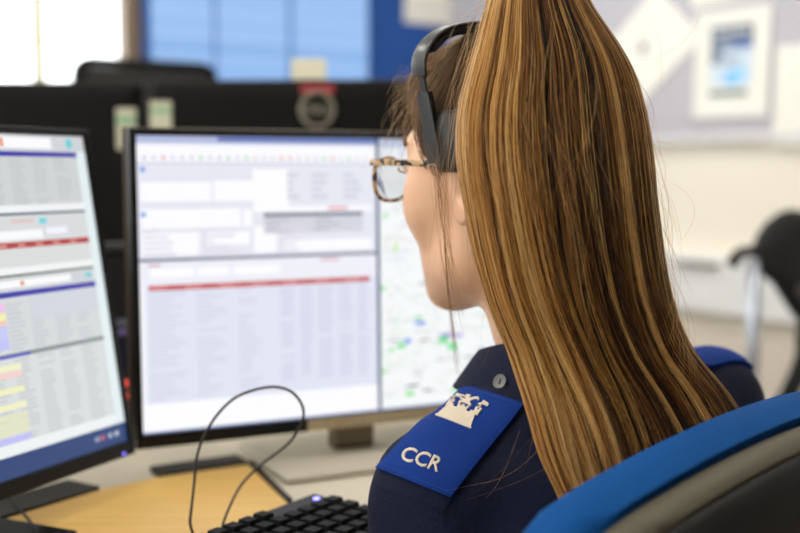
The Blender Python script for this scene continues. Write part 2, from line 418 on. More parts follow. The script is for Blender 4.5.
# loose papers / tray pieces under the monitors
# fabric divider screen behind the desk
dv = thing('desk_divider', 'dark charcoal fabric divider screen behind the desk', 'divider', (0, 1.62, DZ))
m_dark = mat('charcoal_fabric', (17, 16, 17), .95, noise=(60, .1))
X = E1; Y = E2; M = frame(X, Y, Zv, Vector((-.37, 1.545, 0)))
obj('divider_panel', newbox((-.75, 0, DZ - .02), (.62, .028, .99), M, .004), m_dark, dv)
obj('divider_rail', newbox((-.75, -.004, .99), (.62, .032, 1.002), M, .003), mat('rail_grey', (70, 70, 72), .4, .5), dv)
for x in (-.6, .5): obj('clamp_foot', newbox((x, .004, 0), (x + .05, .024, DZ - .02), M, .003), m_steel, dv)
# opposite desk carrying the two far monitors
od = thing('opposite_desk', 'pale desk on the far side of the divider screen', 'desk', (-.4, 2.0, 0))
obj('desktop', newbox((-1.0, .045, DZ - .028), (.62, .70, DZ), M, .003), m_cream, od)
for x, y in ((-.95, .1), (-.95, .6), (.55, .1), (.55, .6)): obj('leg', newbox((x, y, 0), (x + .04, y + .04, DZ - .0285), M, .004), m_steel, od)

# ================================================================== MONITORS
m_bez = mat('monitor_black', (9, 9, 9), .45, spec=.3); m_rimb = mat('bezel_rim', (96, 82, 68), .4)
m_screen = print_mat('monitor_display', 1.0)
W_, H_ = .518, .324
def monitor(name, label, org, yaw, tilt, rects, stand_depth, neck_mat, zbase, base_mat):
    r = Vector((math.cos(yaw), math.sin(yaw), 0)); n = Vector((math.sin(yaw), -math.cos(yaw), 0))
    u = Zv * math.cos(tilt) - n * math.sin(tilt); nn = n * math.cos(tilt) + Zv * math.sin(tilt)
    M = frame(r, u, nn, Vector(org))
    base = Vector(org) + r * W_ / 2 - n * (.06 + stand_depth)
    t = thing(name, label, 'monitor', (base.x, base.y, zbase))
    bz = .0075; bb = .0155
    bm = bmesh.new()
    for lo, hi in (((-bz, -bb, -.02), (0, H_ + bz, .002)), ((W_, -bb, -.02), (W_ + bz, H_ + bz, .002)), ((0, H_, -.02), (W_, H_ + bz, .002)), ((0, -bb, -.02), (W_, 0, .002))):
        box(bm, lo, hi, M, .0012)
    obj('bezel', bm, m_bez, t)
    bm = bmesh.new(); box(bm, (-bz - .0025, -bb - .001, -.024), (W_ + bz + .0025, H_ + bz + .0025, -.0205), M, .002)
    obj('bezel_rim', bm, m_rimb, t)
    bm = loft([(W_ / 2 + q[0], H_ / 2 + q[1]) for q in rrect(W_ - .01, H_ - .01, .02)][::-1], [(0, -.026), (.004, -.04), (.05, -.055), (.07, -.056)], M)
    obj('back_shell', bm, m_bez, t, sharp=40)
    sheet_print('screen', rects, M, m_screen, t, -.0012)
    # stand
    c = Vector(org) + r * W_ / 2 + u * .12 - nn * .034; foot = base + Vector((0, 0, 0)); foot.z = zbase
    NM = frame(r, -n, Zv, Vector((c.x, c.y, 0)) + n * .016)
    obj('neck', newbox((-.027, .0, zbase + .009), (.027, .022, c.z + .06), NM, .004), neck_mat, t)
    obj('base_plate', newbox((-.12, -.09, zbase + .001), (.12, .09, zbase + .009), NM, .003), base_mat, t)
    return t, M
def px_rows(R, x0, x1, y0, y1, n, cols, c, wmin=.3, wmax=.95, hh=.45):
    """lines of small print: cols = list of (start,width)"""
    for k in range(n):
        y = y1 - (y1 - y0) * (k + .5) / n; h_ = (y1 - y0) / n * hh / 2
        for cx, cw in cols:
            if x0 + cx < x1 and random.random() < .93: R.append((x0 + cx, y - h_, min(x1, x0 + cx + cw * random.uniform(wmin, wmax)), y + h_, c))
# ---- centre screen
R = []; T = lambda t: H_ * (1 - t); SEP = .2815
R.append((0, 0, SEP, H_, (243, 244, 251)))
R.append((0, T(.022), SEP, H_, (176, 186, 220))); R.append((.09, T(.018), SEP, T(.002), (96, 116, 182))); R.append((0, T(.03), SEP, T(.022), (218, 222, 240)))
R.append((0, T(.085), SEP, T(.03), (250, 250, 254)))
for k in range(26): R.append((.006 + k * .0104, T(.079), .006 + k * .0104 + .005, T(.067), random.choice([(214, 216, 232), (220, 214, 224), (200, 210, 228), (228, 180, 185), (180, 218, 190), (216, 216, 240)])))
R.append((0, T(.41), SEP, T(.088), (229, 231, 242)))
R.append((0, T(.094), SEP, T(.088), (205, 208, 226)))
for x0, x1, a, b_ in ((.004, .082, .22, .155), (.085, .13, .22, .15), (.13, .172, .26, .11), (.004, .115, .31, .245), (.118, .128, .31, .25), (.004, .07, .40, .325), (.075, .125, .37, .325), (.13, .16, .40, .31), (.165, .275, .40, .36), (.13, .275, .26, .24)):
    R.append((x0, T(a), x1, T(b_), (251, 251, 255)))
px_rows(R, .17, .272, T(.22), T(.12), 4, [(.0, .02), (.03, .03), (.07, .03)], (206, 208, 222))
R.append((.142, T(.335), .264, T(.265), (212, 214, 224))); R.append((.142, T(.277), .264, T(.263), (128, 134, 148)))
px_rows(R, .144, .262, T(.333), T(.28), 3, [(.0, .05), (.06, .05)], (186, 188, 200))
R.append((.22, T(.255), .245, T(.245), (226, 160, 160))); R.append((.004, T(.12), .009, T(.105), (90, 150, 230))); R.append((.004, T(.27), .009, T(.255), (90, 150, 230)))
px_rows(R, .006, .27, T(.405), T(.31), 5, [(.0, .04), (.06, .05), (.15, .04)], (222, 218, 232))
R.append((0, T(.421), SEP, T(.410), (120, 128, 148)))
R.append((0, T(.5), SEP, T(.421), (238, 239, 248)))
for x0, x1 in ((.012, .06), (.065, .10), (.106, .16)): R.append((x0, T(.475), x1, T(.445), (252, 252, 255)))
px_rows(R, .01, .26, T(.44), T(.425), 1, [(0, .03), (.2, .03)], (214, 150, 160))
R.append((0, T(.90), SEP, T(.5), (226, 229, 244)))
R.append((.01, T(.518), .272, T(.5), (196, 84, 86)))
for k in range(7): R.append((.012 + k * .038, T(.512), .03 + k * .038, T(.506), (226, 160, 160)))
px_rows(R, .01, .272, T(.89), T(.525), 26, [(0, .045), (.052, .04), (.10, .03)], (212, 215, 231))
px_rows(R, .16, .272, T(.86), T(.525), 25, [(.0, .018), (.024, .016), (.046, .02), (.072, .018), (.096, .014)], (206, 210, 228), .8, 1)
R.append((0, 0, SEP, T(.90), (252, 252, 255))); R.append((0, T(.9), .006, T(.5), (244, 245, 252)))
R.append((SEP, 0, SEP + .0045, H_, (74, 92, 124))); R.append((0, 0, W_, .0018, (120, 140, 190)))
mx0 = SEP + .0045
R.append((mx0, .0018, W_, H_, (246, 249, 250))); R.append((mx0, T(.03), W_, H_, (190, 200, 222))); R.append((mx0, T(.10), W_, T(.03), (232, 236, 244)))
for k in range(420):
    x, y = mx0 + random.random() * (W_ - mx0 - .03), random.uniform(.01, T(.12))
    c = random.choice([(222, 226, 224), (214, 238, 220), (238, 222, 232), (206, 224, 236), (236, 238, 220), (200, 204, 206), (224, 240, 230)])
    a = random.choice([random.uniform(-.15, .15), random.uniform(-1.2, 1.4)]); l_ = random.uniform(.006, .035); h_ = random.uniform(.0006, .0018)
    dx, dy = math.cos(a) * l_, math.sin(a) * l_; nx, ny = -math.sin(a) * h_, math.cos(a) * h_
    if y + dy > T(.1) or y + dy < .004: continue
    R.append(([(x, y), (x + dx, y + dy), (x + dx + nx, y + dy + ny), (x + nx, y + ny)], c))
def blot(cx, cy, rx, ry, c):
    R.append(([(cx + rx * math.cos(a) * random.uniform(.6, 1.2), cy + ry * math.sin(a) * random.uniform(.6, 1.2)) for a in np.linspace(0, 2 * PI, 9)[:-1]], c))
def mapc(px, py):   # picture position on the map half, in screen coordinates
    p_ = on_plane(px, py, Vector((-.2789, 1.1873, .8158)), Vector((math.sin(.4502), -math.cos(.4502), .02)))
    return (p_ - Vector((-.2789, 1.1873, .8158))).dot(Vector((math.cos(.4502), math.sin(.4502), 0))), p_.z - .8158
for px, py, rx, ry, c in ((408, 341, .006, .003, (96, 150, 240)), (420, 323, .008, .003, (110, 150, 240)), (418, 318, .006, .003, (120, 220, 140)), (402, 346, .007, .005, (120, 225, 130)), (392, 350, .004, .003, (150, 225, 150)),
                          (444, 340, .010, .006, (120, 224, 150)), (453, 347, .009, .004, (100, 230, 140)), (447, 335, .012, .003, (150, 130, 210)), (458, 335, .006, .003, (170, 150, 220)), (482, 350, .006, .004, (90, 160, 240)),
                          (410, 394, .008, .004, (130, 228, 140)), (412, 386, .012, .0015, (90, 92, 96)), (428, 390, .008, .0015, (110, 112, 116)), (395, 341, .013, .001, (150, 155, 160)), (425, 340, .008, .0013, (130, 134, 140)),
                          (386, 216, .004, .003, (150, 220, 150)), (396, 247, .004, .004, (190, 232, 120)), (384, 288, .004, .003, (150, 220, 150)), (424, 283, .008, .0012, (120, 160, 165)), (415, 372, .007, .001, (200, 170, 190)),
                          (460, 312, .008, .001, (150, 154, 158)), (470, 357, .008, .0015, (130, 150, 150)), (385, 372, .004, .003, (160, 220, 160)), (455, 390, .008, .003, (150, 225, 160)), (440, 360, .01, .001, (180, 184, 190))):
    blot(*mapc(px, py), rx, ry, c)
m_neck = mat('brown_grey_stand', (112, 98, 78), .35, .3)
monc, MC = monitor('monitor', 'black monitor facing her with white forms and a map, in the middle of the desk', (-.2789, 1.1873, .8158), .4502, .0226, R, .03, m_neck, DZ, mat('silver_base', (196, 188, 170), .35))
R = [(0, 0, .23, .0165, (182, 164, 132))]
px_rows(R, .006, .222, .003, .014, 2, [(k * .011, .009) for k in range(20)], (158, 142, 112))
bm = newbox((.190, -.0152, .0022), (.46, -.0015, .003), MC); obj('label_strip', bm, mat('beige_strip', (176, 158, 128), .5), monc)['label'] = 'beige label strip on the lower bezel'
sheet_print('strip_print', [(r_[0] + .207, r_[1] - .0165, r_[2] + .207, r_[3] - .0165, r_[4]) for r_ in R[1:]], MC, m_print, monc, .0031)
# ---- left screen
R = [(0, 0, W_, H_, (222, 226, 226))]
def tb(t0, t1):
    R.append((0, T(t1), W_, T(t0), (206, 210, 214))); R.append((.30, T(t1 - .008), .47, T(t0 + .008), (248, 248, 250)))
    R.append((.492, T(t1 - .012), .500, T(t0 + .010), (90, 205, 215))); R.append((.40, T(t1 - .012), .405, T(t0 + .012), (230, 140, 110)))
def grid(t0, t1, c, lc, n, cols, end=.503):
    R.append((0, T(t1), end, T(t0), c)); px_rows(R, .0, end, T(t1), T(t0), n, cols, lc, .55, .95, .5)
cc = [(k * .031 + .005, .024) for k in range(17)]
tb(0, .05); R.append((0, T(.068), .505, T(.052), (48, 46, 160)))
grid(.07, .215, (204, 209, 209), (188, 194, 196), 13, cc)
R.append((0, T(.24), W_, T(.215), (238, 240, 242))); R.append((0, T(.246), W_, T(.238), (76, 92, 104)))
R.append((0, T(.32), W_, T(.248), (214, 216, 218))); R.append((.437, T(.275), .447, T(.257), (110, 210, 220))); R.append((.40, T(.268), .43, T(.26), (220, 190, 180)))
R.append((0, T(.318), .44, T(.292), (246, 247, 250))); R.append((.445, T(.308), .475, T(.288), (240, 240, 250)))
R.append((0, T(.344), .512, T(.326), (176, 48, 50)))
for k in range(20): R.append((.02 + k * .024, T(.34), .03 + k * .024, T(.332), (220, 150, 145)))
R.append((0, T(.40), W_, T(.345), (216, 218, 218))); R.append((0, T(.422), W_, T(.40), (240, 241, 243))); R.append((0, T(.428), W_, T(.421), (84, 100, 84)))
tb(.43, .467); R.append((0, T(.487), .505, T(.470), (52, 50, 165)))
grid(.489, .645, (212, 216, 218), (196, 201, 205), 12, cc)
R.append((.41, T(.56), .505, T(.49), (208, 212, 222)))
for t_, c in ((.50, (240, 190, 230)), (.53, (242, 240, 170)), (.55, (240, 200, 180)), (.565, (196, 200, 244)), (.59, (196, 200, 244)), (.61, (190, 195, 244))): R.append((.30, T(t_ + .025), .375, T(t_), c))
R.append((0, T(.662), .505, T(.648), (136, 146, 150))); R.append((0, T(.662), .40, T(.652), (90, 100, 190)))
grid(.665, .905, (216, 220, 221), (196, 201, 205), 20, cc)
for t_, c in ((.68, (238, 238, 200)), (.70, (240, 208, 202)), (.745, (238, 238, 190)), (.79, (238, 238, 196)), (.82, (224, 226, 196)), (.84, (224, 226, 196)), (.86, (224, 226, 196)), (.885, (190, 190, 244))): R.append((.335, T(t_ + .018), .385, T(t_), c))
R.append((0, T(.938), W_, T(.905), (236, 240, 241))); R.append((0, 0, W_, T(.938), (38, 66, 120)))
R.append((.505, T(.938), W_, T(.05), (226, 238, 240)))
for x, c in ((.47, (150, 160, 190)), (.478, (190, 100, 110)), (.49, (170, 180, 200)), (.50, (190, 196, 210))): R.append((x, T(.975), x + .006, T(.96), c))
monl, ML = monitor('monitor', 'black monitor angled at the left, showing grey tables with blue and red header bars', (-.5094, .6888, .8176), 1.1293, .1585, R, .03, m_bez, DZ, m_bez)
m_led = mat('violet_led', (120, 110, 255), .5, emit=2.5)
obj('power_light', lathe([(.0016, 0), (.0016, .0006)], frame(Vector(ML.col[0][:3]), Vector(ML.col[1][:3]), Vector(ML.col[2][:3]), ML @ Vector((W_ - .012, -.012, .002))), 10), m_led, monl)

# ---- far monitors, seen from behind
def far_monitor(label, px0, px1, ytop, d, yaw, logo):
    a = at_depth(px0, ytop, d); b = at_depth(px1, ytop, d); wd_ = (b - a).length; c = (a + b) / 2
    r = Vector((math.cos(yaw), math.sin(yaw), 0)); n = Vector((math.sin(yaw), -math.cos(yaw), 0)); M = frame(r, Zv, n, c)
    t = thing('far_monitor', label, 'monitor', (c.x, c.y, DZ))
    hh = .36; x = wd_ / 2
    obj('back_shell', loft([(q[0], q[1] - hh / 2) for q in rrect(wd_, hh, .008)][::-1], [(0, -.03), (0, -.003), (.003, 0), (.02, .006), (.03, .007)], M), m_back, t, sharp=40)
    obj('top_edge', newbox((-x, -.012, -.031), (x, .0008, -.0005), M, .002), m_bez, t)
    obj('front_glass', newbox((-x + .01, -hh + .01, -.034), (x - .01, -.01, -.0305), M), m_bez, t)
    obj('neck', newbox((-.04, DZ + .012 - c.z, -.02), (.04, -hh * .75, -.004), M, .004), m_bez, t)
    obj('base_plate', newbox((-.12, DZ + .001 - c.z, -.13), (.12, DZ + .012 - c.z, .06), M, .004), m_bez, t)
    return t, M, c
m_back = mat('monitor_back_black', (12, 10, 7), .6, spec=.12)
t1, M1, c1 = far_monitor('black monitor seen from behind at the far left, top edge under the bright window', -180, 142, 82, 1.93, 0.0, False)
t2, M2, c2 = far_monitor('black monitor seen from behind with a round badge, in front of the wall display', 150, 486, 80, 1.86, -.06, True)
# badge
lp = M2.inverted() @ on_plane(318, 110, c2, Vector(M2.col[2][:3]))
m_badge = mat('badge_grey', (128, 122, 106), .35, .4); RB = .0315
bm = bmesh.new(); sweep(bm, [M2 @ Vector((lp.x + (RB - .004) * math.cos(a), lp.y + (RB - .004) * math.sin(a), .009)) for a in np.linspace(0, 2 * PI, 41)], circ(.0038, 6), caps=False)
obj('badge_ring', bm, m_badge, t2, True)
def text_mesh(s, size, extrude=0.0, shear=0, bold=0.0):
    cu = bpy.data.curves.new('t', 'FONT'); cu.body = s; cu.size = size; cu.align_x = 'CENTER'; cu.align_y = 'CENTER'; cu.extrude = extrude; cu.shear = shear; cu.offset = bold; cu.resolution_u = 3
    o = bpy.data.objects.new('t', cu); COL.objects.link(o); bpy.context.view_layer.update()
    me = bpy.data.meshes.new_from_object(o.evaluated_get(bpy.context.evaluated_depsgraph_get())); bpy.data.objects.remove(o); bpy.data.curves.remove(cu); return me
me = text_mesh('DELL', .022, .0008, 0, .0004)
me.transform(M2 @ Matrix.Translation((lp.x, lp.y, .0085))); link('badge_lettering', me, m_badge, t2, False)
obj('red_label', newbox((lp.x - .028, lp.y + .026, .0072), (lp.x + .028, lp.y + .042, .0085), M2), mat('red_label', (150, 42, 46), .5), t2)['label'] = 'small red label above the badge'
# note standing on the top edge of that monitor
a = M2.inverted() @ on_plane(308, 72, c2, Vector(M2.col[2][:3]))
o = obj('sticky_note', newbox((a.x - .029, .0015, -.012), (a.x + .029, .036, -.008), M2, .001), mat('cream_note', (226, 220, 196), .7))
tag(o, 'small cream note standing on top of the far monitor with the round badge', 'note')
# green and white stickers
m_stk = mat('pale_sticker', (198, 194, 170), .6); m_green = mat('sticker_green', (128, 172, 128), .6)
for (px, py, ww, hh, t_, Mx, cx_, lb) in ((127.5, 129, .034, .07, t1, M1, c1, 0), (162, 117, .036, .052, t2, M2, c2, 0)):
    q = Mx.inverted() @ on_plane(px, py, cx_, Vector(Mx.col[2][:3]))
    bm = newbox((q.x - ww / 2, q.y - hh / 2, .0072), (q.x + ww / 2, q.y + hh / 2, .0082), Mx)
    s = obj('sticker', bm, m_stk, t_); s['label'] = 'pale sticker with a green band'
    obj('green_band', newbox((q.x - ww / 2 + .001, q.y + hh * .12, .0083), (q.x + ww / 2 - .001, q.y + hh * .3, .0086), Mx), m_green, s)

# mesh office chair behind the far monitors (top of its back shows)
fc = on_plane(147, 70, room(0, -1.15), E2)
def office_chair(name, label, c, face, zt, wback, hback, mats, zs=0):
    """c: point under the back's centre, face: facing direction"""
    Fd = Vector((face[0], face[1], 0)).normalized(); Rt = Vector((Fd.y, -Fd.x, 0))
    t = thing(name, label, 'chair', (c[0] + Fd.x * .25, c[1] + Fd.y * .25, 0))
    O = Vector((c[0], c[1], 0)); SM = frame(Rt, Fd, Zv, O)
    SZ = frame(Rt, Fd, Zv, O + Vector((0, 0, zs)))
    obj('seat', loft(rrect(.48, .46, .1, 5)[::-1], [(.02, .43), (0, .45), (0, .48), (.02, .50), (.08, .505)], SZ @ Matrix.Translation((0, .25, 0))), mats[0], t, sharp=60)
    obj('column', lathe([(.03, .09), (.03, .25), (.022, .26), (.022, .43 + zs)], SM @ Matrix.Translation((0, .25, 0))), mats[1], t, sharp=40)
    for k in range(5):
        a = k * 2 * PI / 5 + .3; d = Vector((math.cos(a), math.sin(a), 0)); o_ = SM @ Vector((0, .25, 0))
        lg = obj('leg', sweep(bmesh.new(), [o_ + d * .02 + Zv * .11, o_ + d * .15 + Zv * .105, o_ + d * .3 + Zv * .075], rrect(.045, .025, .008, 2), up=Zv), mats[1], t)
        cm = frame(d.cross(Zv), d, Zv, o_ + d * .3 + Zv * .03); cm = cm @ Matrix.Rotation(PI / 2, 4, 'Y')
        put(obj('castor', lathe([(.02, -.02), (.029, -.015), (.029, .015), (.02, .02)], cm, 16), mats[0], lg, sharp=40), lg)
    return t, SM
m_cblack = mat('chair_black_fabric', (24, 24, 23), .85, noise=(80, .1)); m_chrome = mat('pale_metal', (186, 192, 204), .3, .7)
t, SM = office_chair('mesh_chair', 'black mesh backed office chair behind the far monitors, only its top showing', (fc.x, fc.y), (-E2.x, -E2.y), 0, .5, .5, (m_cblack, m_steel))
zt = fc.z + .012; hw_ = .5 * (on_plane(215, 70, room(0, -1.15), E2) - on_plane(80, 70, room(0, -1.15), E2)).length
ring = [(q[0], q[1] + zt - .25) for q in rrect(2 * hw_, .5, .03, 4)]
loopc = [SM @ Vector((q[0], 0.0, q[1])) for q in ring]
bm = bmesh.new(); sweep(bm, loopc + [loopc[0], loopc[1]], rrect(.022, .022, .005, 2), up=SM.to_3x3() @ Vector((0, 1, 0)), caps=False)
obj('back_frame', bm, m_black, t)
obj('mesh_panel', newbox((-hw_ + .008, -.003, zt - .49), (hw_ - .008, .003, zt - .012), SM), mat('black_mesh', (52, 50, 48), .9, noise=(500, .3)), t)
obj('back_bar', newbox((-.03, .0, .44), (.03, .03, zt - .45), SM, .004), m_black, t)

# chair at the right by the wall: rounded black back, high arm, pale post
cc_ = at_depth(806, 260, 2.45)
t, SM = office_chair('wall_chair', 'black office chair with rounded back and pale metal post by the right wall', (cc_.x, cc_.y), (-.9, .45), 0, .4, .4, (m_cblack, m_steel))
fd = Vector((-.9, .45, 0)).normalized()
def cpt(px, py, d=2.45): return at_depth(px, py, d)
outl = [cpt(x, y) for x, y in ((753, 252), (758, 236), (768, 222), (780, 213), (792, 209), (806, 212), (822, 222), (836, 238), (846, 262), (848, 290), (842, 315), (826, 330), (810, 330), (799, 322), (792, 312), (784, 300), (774, 284), (764, 276), (757, 268))]
o0 = cpt(800, 265); bmM = frame(Vector((1, 0, 0)), Zv, Vector((0, -1, 0)), o0)
loc2 = [tuple(v)[:2] for v in [((p - o0).x, (p - o0).z) for p in outl]]
rotM = bmM
obj('backrest', loft(loc2, [(.012, -.03), (0, -.015), (0, .012), (.012, .028), (.04, .032)], rotM), m_cblack, t, sharp=60)
kb = obj('knob', lathe([(.004, 0), (.018, .003), (.02, .014), (.012, .02)], frame(Vector((1, 0, 0)), Zv, Vector((0, -1, 0)), cpt(799, 291) + Vector((0, -.032, 0)))), mat('brown_knob', (72, 58, 56), .5), t, sharp=40)
obj('back_bar', tube([cpt(806, 325, 2.46), cpt(800, 370, 2.47), SM @ Vector((0, .1, .45))], .022, 8, 10), m_cblack, t, True)
obj('armrest', sweep(bmesh.new(), spline([cpt(731, 266), cpt(738, 255), cpt(748, 251), cpt(764, 252)], 10), rrect(.034, .022, .006, 3), up=Zv), m_cblack, t, True)
p0 = cpt(755, 258); obj('arm_post', tube([p0, Vector((p0.x, p0.y, .46))], .015, 12), m_chrome, t, True)
obj('arm_bracket', tube([Vector((p0.x, p0.y, .46)), SM @ Vector((0, .25, .46))], .012, 8), m_chrome, t, True)

# ================================================================== DESK ITEMS
# keyboard
kr = Vector((.57, .82, 0)).normalized(); kn = Vector((.82, -.57, 0)).normalized()      # along the rear edge; towards the user
ko = at_depth(314, 506, 1.065); ko.z = DZ + .006
KM = frame(kr, kn, Zv, ko - kr * .44)
KM = frame(kr, kn, kr.cross(kn) * -1 if kr.cross(kn).z < 0 else kr.cross(kn), ko - kr * .44)
kb = thing('keyboard', 'black full-size keyboard with a small violet light, on the desk beside her arm', 'keyboard', ko - kr * .22)
m_kb = mat('keyboard_black', (13, 13, 13), .5); m_key = mat('key_black', (13, 13, 13), .6, spec=.2)
bm = bmesh.new(); prism(bm, [(0, 0), (.44, 0), (.44, .130), (0, .130)], 0, .014, KM, .003)
for v in bm.verts:
    l = KM.inverted() @ v.co; v.co.z += (.135 - l.y) * .06 if l.z > .007 else 0
obj('body', bm, m_kb, kb)
km = bpy.data.meshes.new('key'); bm = bmesh.new(); prism(bm, [(0, 0), (.0155, 0), (.0155, .0155), (0, .0155)], 0, .0075)
for v in bm.verts:
    if v.co.z > .005: v.co.x = .0078 + (v.co.x - .0078) * .78; v.co.y = .0078 + (v.co.y - .0078) * .8
bm.to_mesh(km); bm.free(); km.materials.append(m_key)
for r_ in range(6):
    for c_ in range(22):
        if r_ == 0 and c_ > 17: continue
        o = bpy.data.objects.new('key', km); COL.objects.link(o)
        y = .012 + r_ * .0192; o.matrix_basis = KM @ Matrix.Translation((.010 + c_ * .0192, y, .0145 + (.135 - y) * .06)); put(o, kb)
bmv = lathe([(.0032, 0), (.0032, .001)], KM @ Matrix.Translation((.423, .017, .0225)), 10)
obj('indicator_light', bmv, mat('violet_indicator', (126, 120, 255), .5, emit=5), kb)
# headset cable looping up from the desk
m_cab = mat('black_cable', (30, 28, 26), .45)
pts = [at_depth(x, y, d) for x, y, d in ((186, 545, .96), (190, 520, .965), (194, 485, .985), (198, 452, 1.0), (212, 422, 1.01), (232, 400, 1.015), (254, 390, 1.02), (276, 387, 1.02), (293, 393, 1.02), (303, 408, 1.02), (301, 424, 1.03), (288, 444, 1.04), (262, 464, 1.05), (242, 484, 1.03), (230, 506, 1.0), (222, 528, .97), (219, 548, .95))]
for p in (pts[0], pts[-1]): p.z = DZ + .007
pts = [Vector((-.36, .78, DZ + .007)), Vector((-.25, .86, DZ + .0065))] + pts + [Vector((-.17, .82, DZ + .0065))]
o = obj('headset_cable', tube(pts, .0013, 8, 140), m_cab, None, True); tag(o, 'thin black cable looping up in front of the centre screen', 'cable')
pts = [on_plane(x, y, (0, 0, DZ + .0085), Zv) for x, y in ((6, 497), (14, 505), (24, 514), (34, 527), (44, 545), (50, 580))]
o = obj('thin_cable', tube([pts[0] + Vector((-.06, .01, .0))] + pts, .0013, 8, 40), m_cab, None, True); tag(o, 'thin black cable lying on the wood at the lower left', 'cable')
# small device with red lights between the two monitors
dp = at_depth(127, 400, 1.36)
dv2 = thing('desk_device', 'small black upright device with red lights in the gap between the two monitors', 'device', (dp.x, dp.y, DZ))
M = frame(E1, E2, Zv, Vector((dp.x, dp.y, DZ)))
obj('body', newbox((-.035, 0, .001), (.035, .05, .155), M, .004), mat('navy_black_plastic', (28, 28, 52), .4), dv2)
obj('top_strip', newbox((-.034, -.002, .14), (.034, .001, .149), M), mat('lilac_strip', (120, 112, 160), .5), dv2)
m_red = mat('red_light', (226, 84, 62), .4, emit=.9)
for k, z in enumerate((.080, .064)): obj('red_lamp', lathe([(.004, 0), (.004, .002), (.0025, .004)], frame(E1, Zv, -E2, M @ Vector((.0, -.0005, z))), 12), m_red, dv2)

# ================================================================== HER CHAIR
Fb = Vector((-.55, .835, 0)).normalized(); Rb = Vector((.835, .55, 0)).normalized()
m_cush = mat('blue_upholstery', (12, 70, 130), .85, noise=(350, .12), bump=(900, .4), spec=.12); m_rim = mat('rim_sheen_taupe', (82, 77, 63), .6, spec=.25); m_shell = mat('black_shell', (9, 8, 6), .55, spec=.25)  # rim: sheen of black plastic put into its colour as grey-beige
cb = Vector((.290, .788)); Fc_ = Vector((-math.sin(.733), math.cos(.733), 0)); Rc_ = Vector((math.cos(.733), math.sin(.733), 0))
t, SM = office_chair('office_chair', "blue upholstered office chair with black back shell, right behind the seated woman", cb, Fc_, 0, .46, .5, (m_cush, m_shell), -.105)
zc = .937
def top_outline(hw, z1, z0, rc, crown):
    o = []
    for i in range(25):
        s = -hw + 2 * hw * i / 24
        e = max(0, abs(s) - (hw - rc)) / rc
        o.append((s, z1 - crown * s * s - rc * (1 - math.sqrt(max(0, 1 - e * e)))))
    for i in range(1, 12):
        s = i / 12
        o.append((hw - .03 * math.sin(s * PI / 2), (z1 - crown * hw * hw - rc) * (1 - s) + (z0 + .06) * s))
    for i in range(13):
        a = math.radians(90 * i / 12); o.append((hw - .03 - .06 + .06 * math.cos(a), z0 + .06 - .06 * math.sin(a)))
    return o + [(-x, z) for x, z in o[25 + 11:][::-1]] + [(-x, z) for x, z in o[25:36][::-1]]
warp = lambda x, y: .35 * x * x
BM = frame(Rc_, Zv, Fc_, Vector((cb.x, cb.y, 0)))
oc = top_outline(.280, zc, .50, .06, .72)
oc_s = [(x, z - .002) for x, z in oc]
obj('back_cushion', loft(oc[::-1], [(.006, -.012), (0, 0), (0, .02), (.008, .034), (.022, .042), (.05, .047)], BM, warp), m_cush, t, sharp=80)
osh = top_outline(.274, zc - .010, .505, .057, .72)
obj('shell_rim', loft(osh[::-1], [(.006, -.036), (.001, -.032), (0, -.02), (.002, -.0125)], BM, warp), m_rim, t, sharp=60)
obj('back_shell', loft([(x * .985, (z - .74) * .985 + .738) for x, z in osh][::-1], [(.05, -.054), (.02, -.050), (.006, -.042), (.004, -.0365)], BM, warp), m_shell, t, sharp=60)
obj('back_bar', newbox((-.035, -.09, .32), (.035, -.055, .75), frame(Rc_, Fc_, Zv, Vector((cb.x, cb.y, 0))), .006), m_shell, t)
obj('bar_foot', newbox((-.035, -.09, .295), (.035, .3, .32), frame(Rc_, Fc_, Zv, Vector((cb.x, cb.y, 0))), .006), m_shell, t)

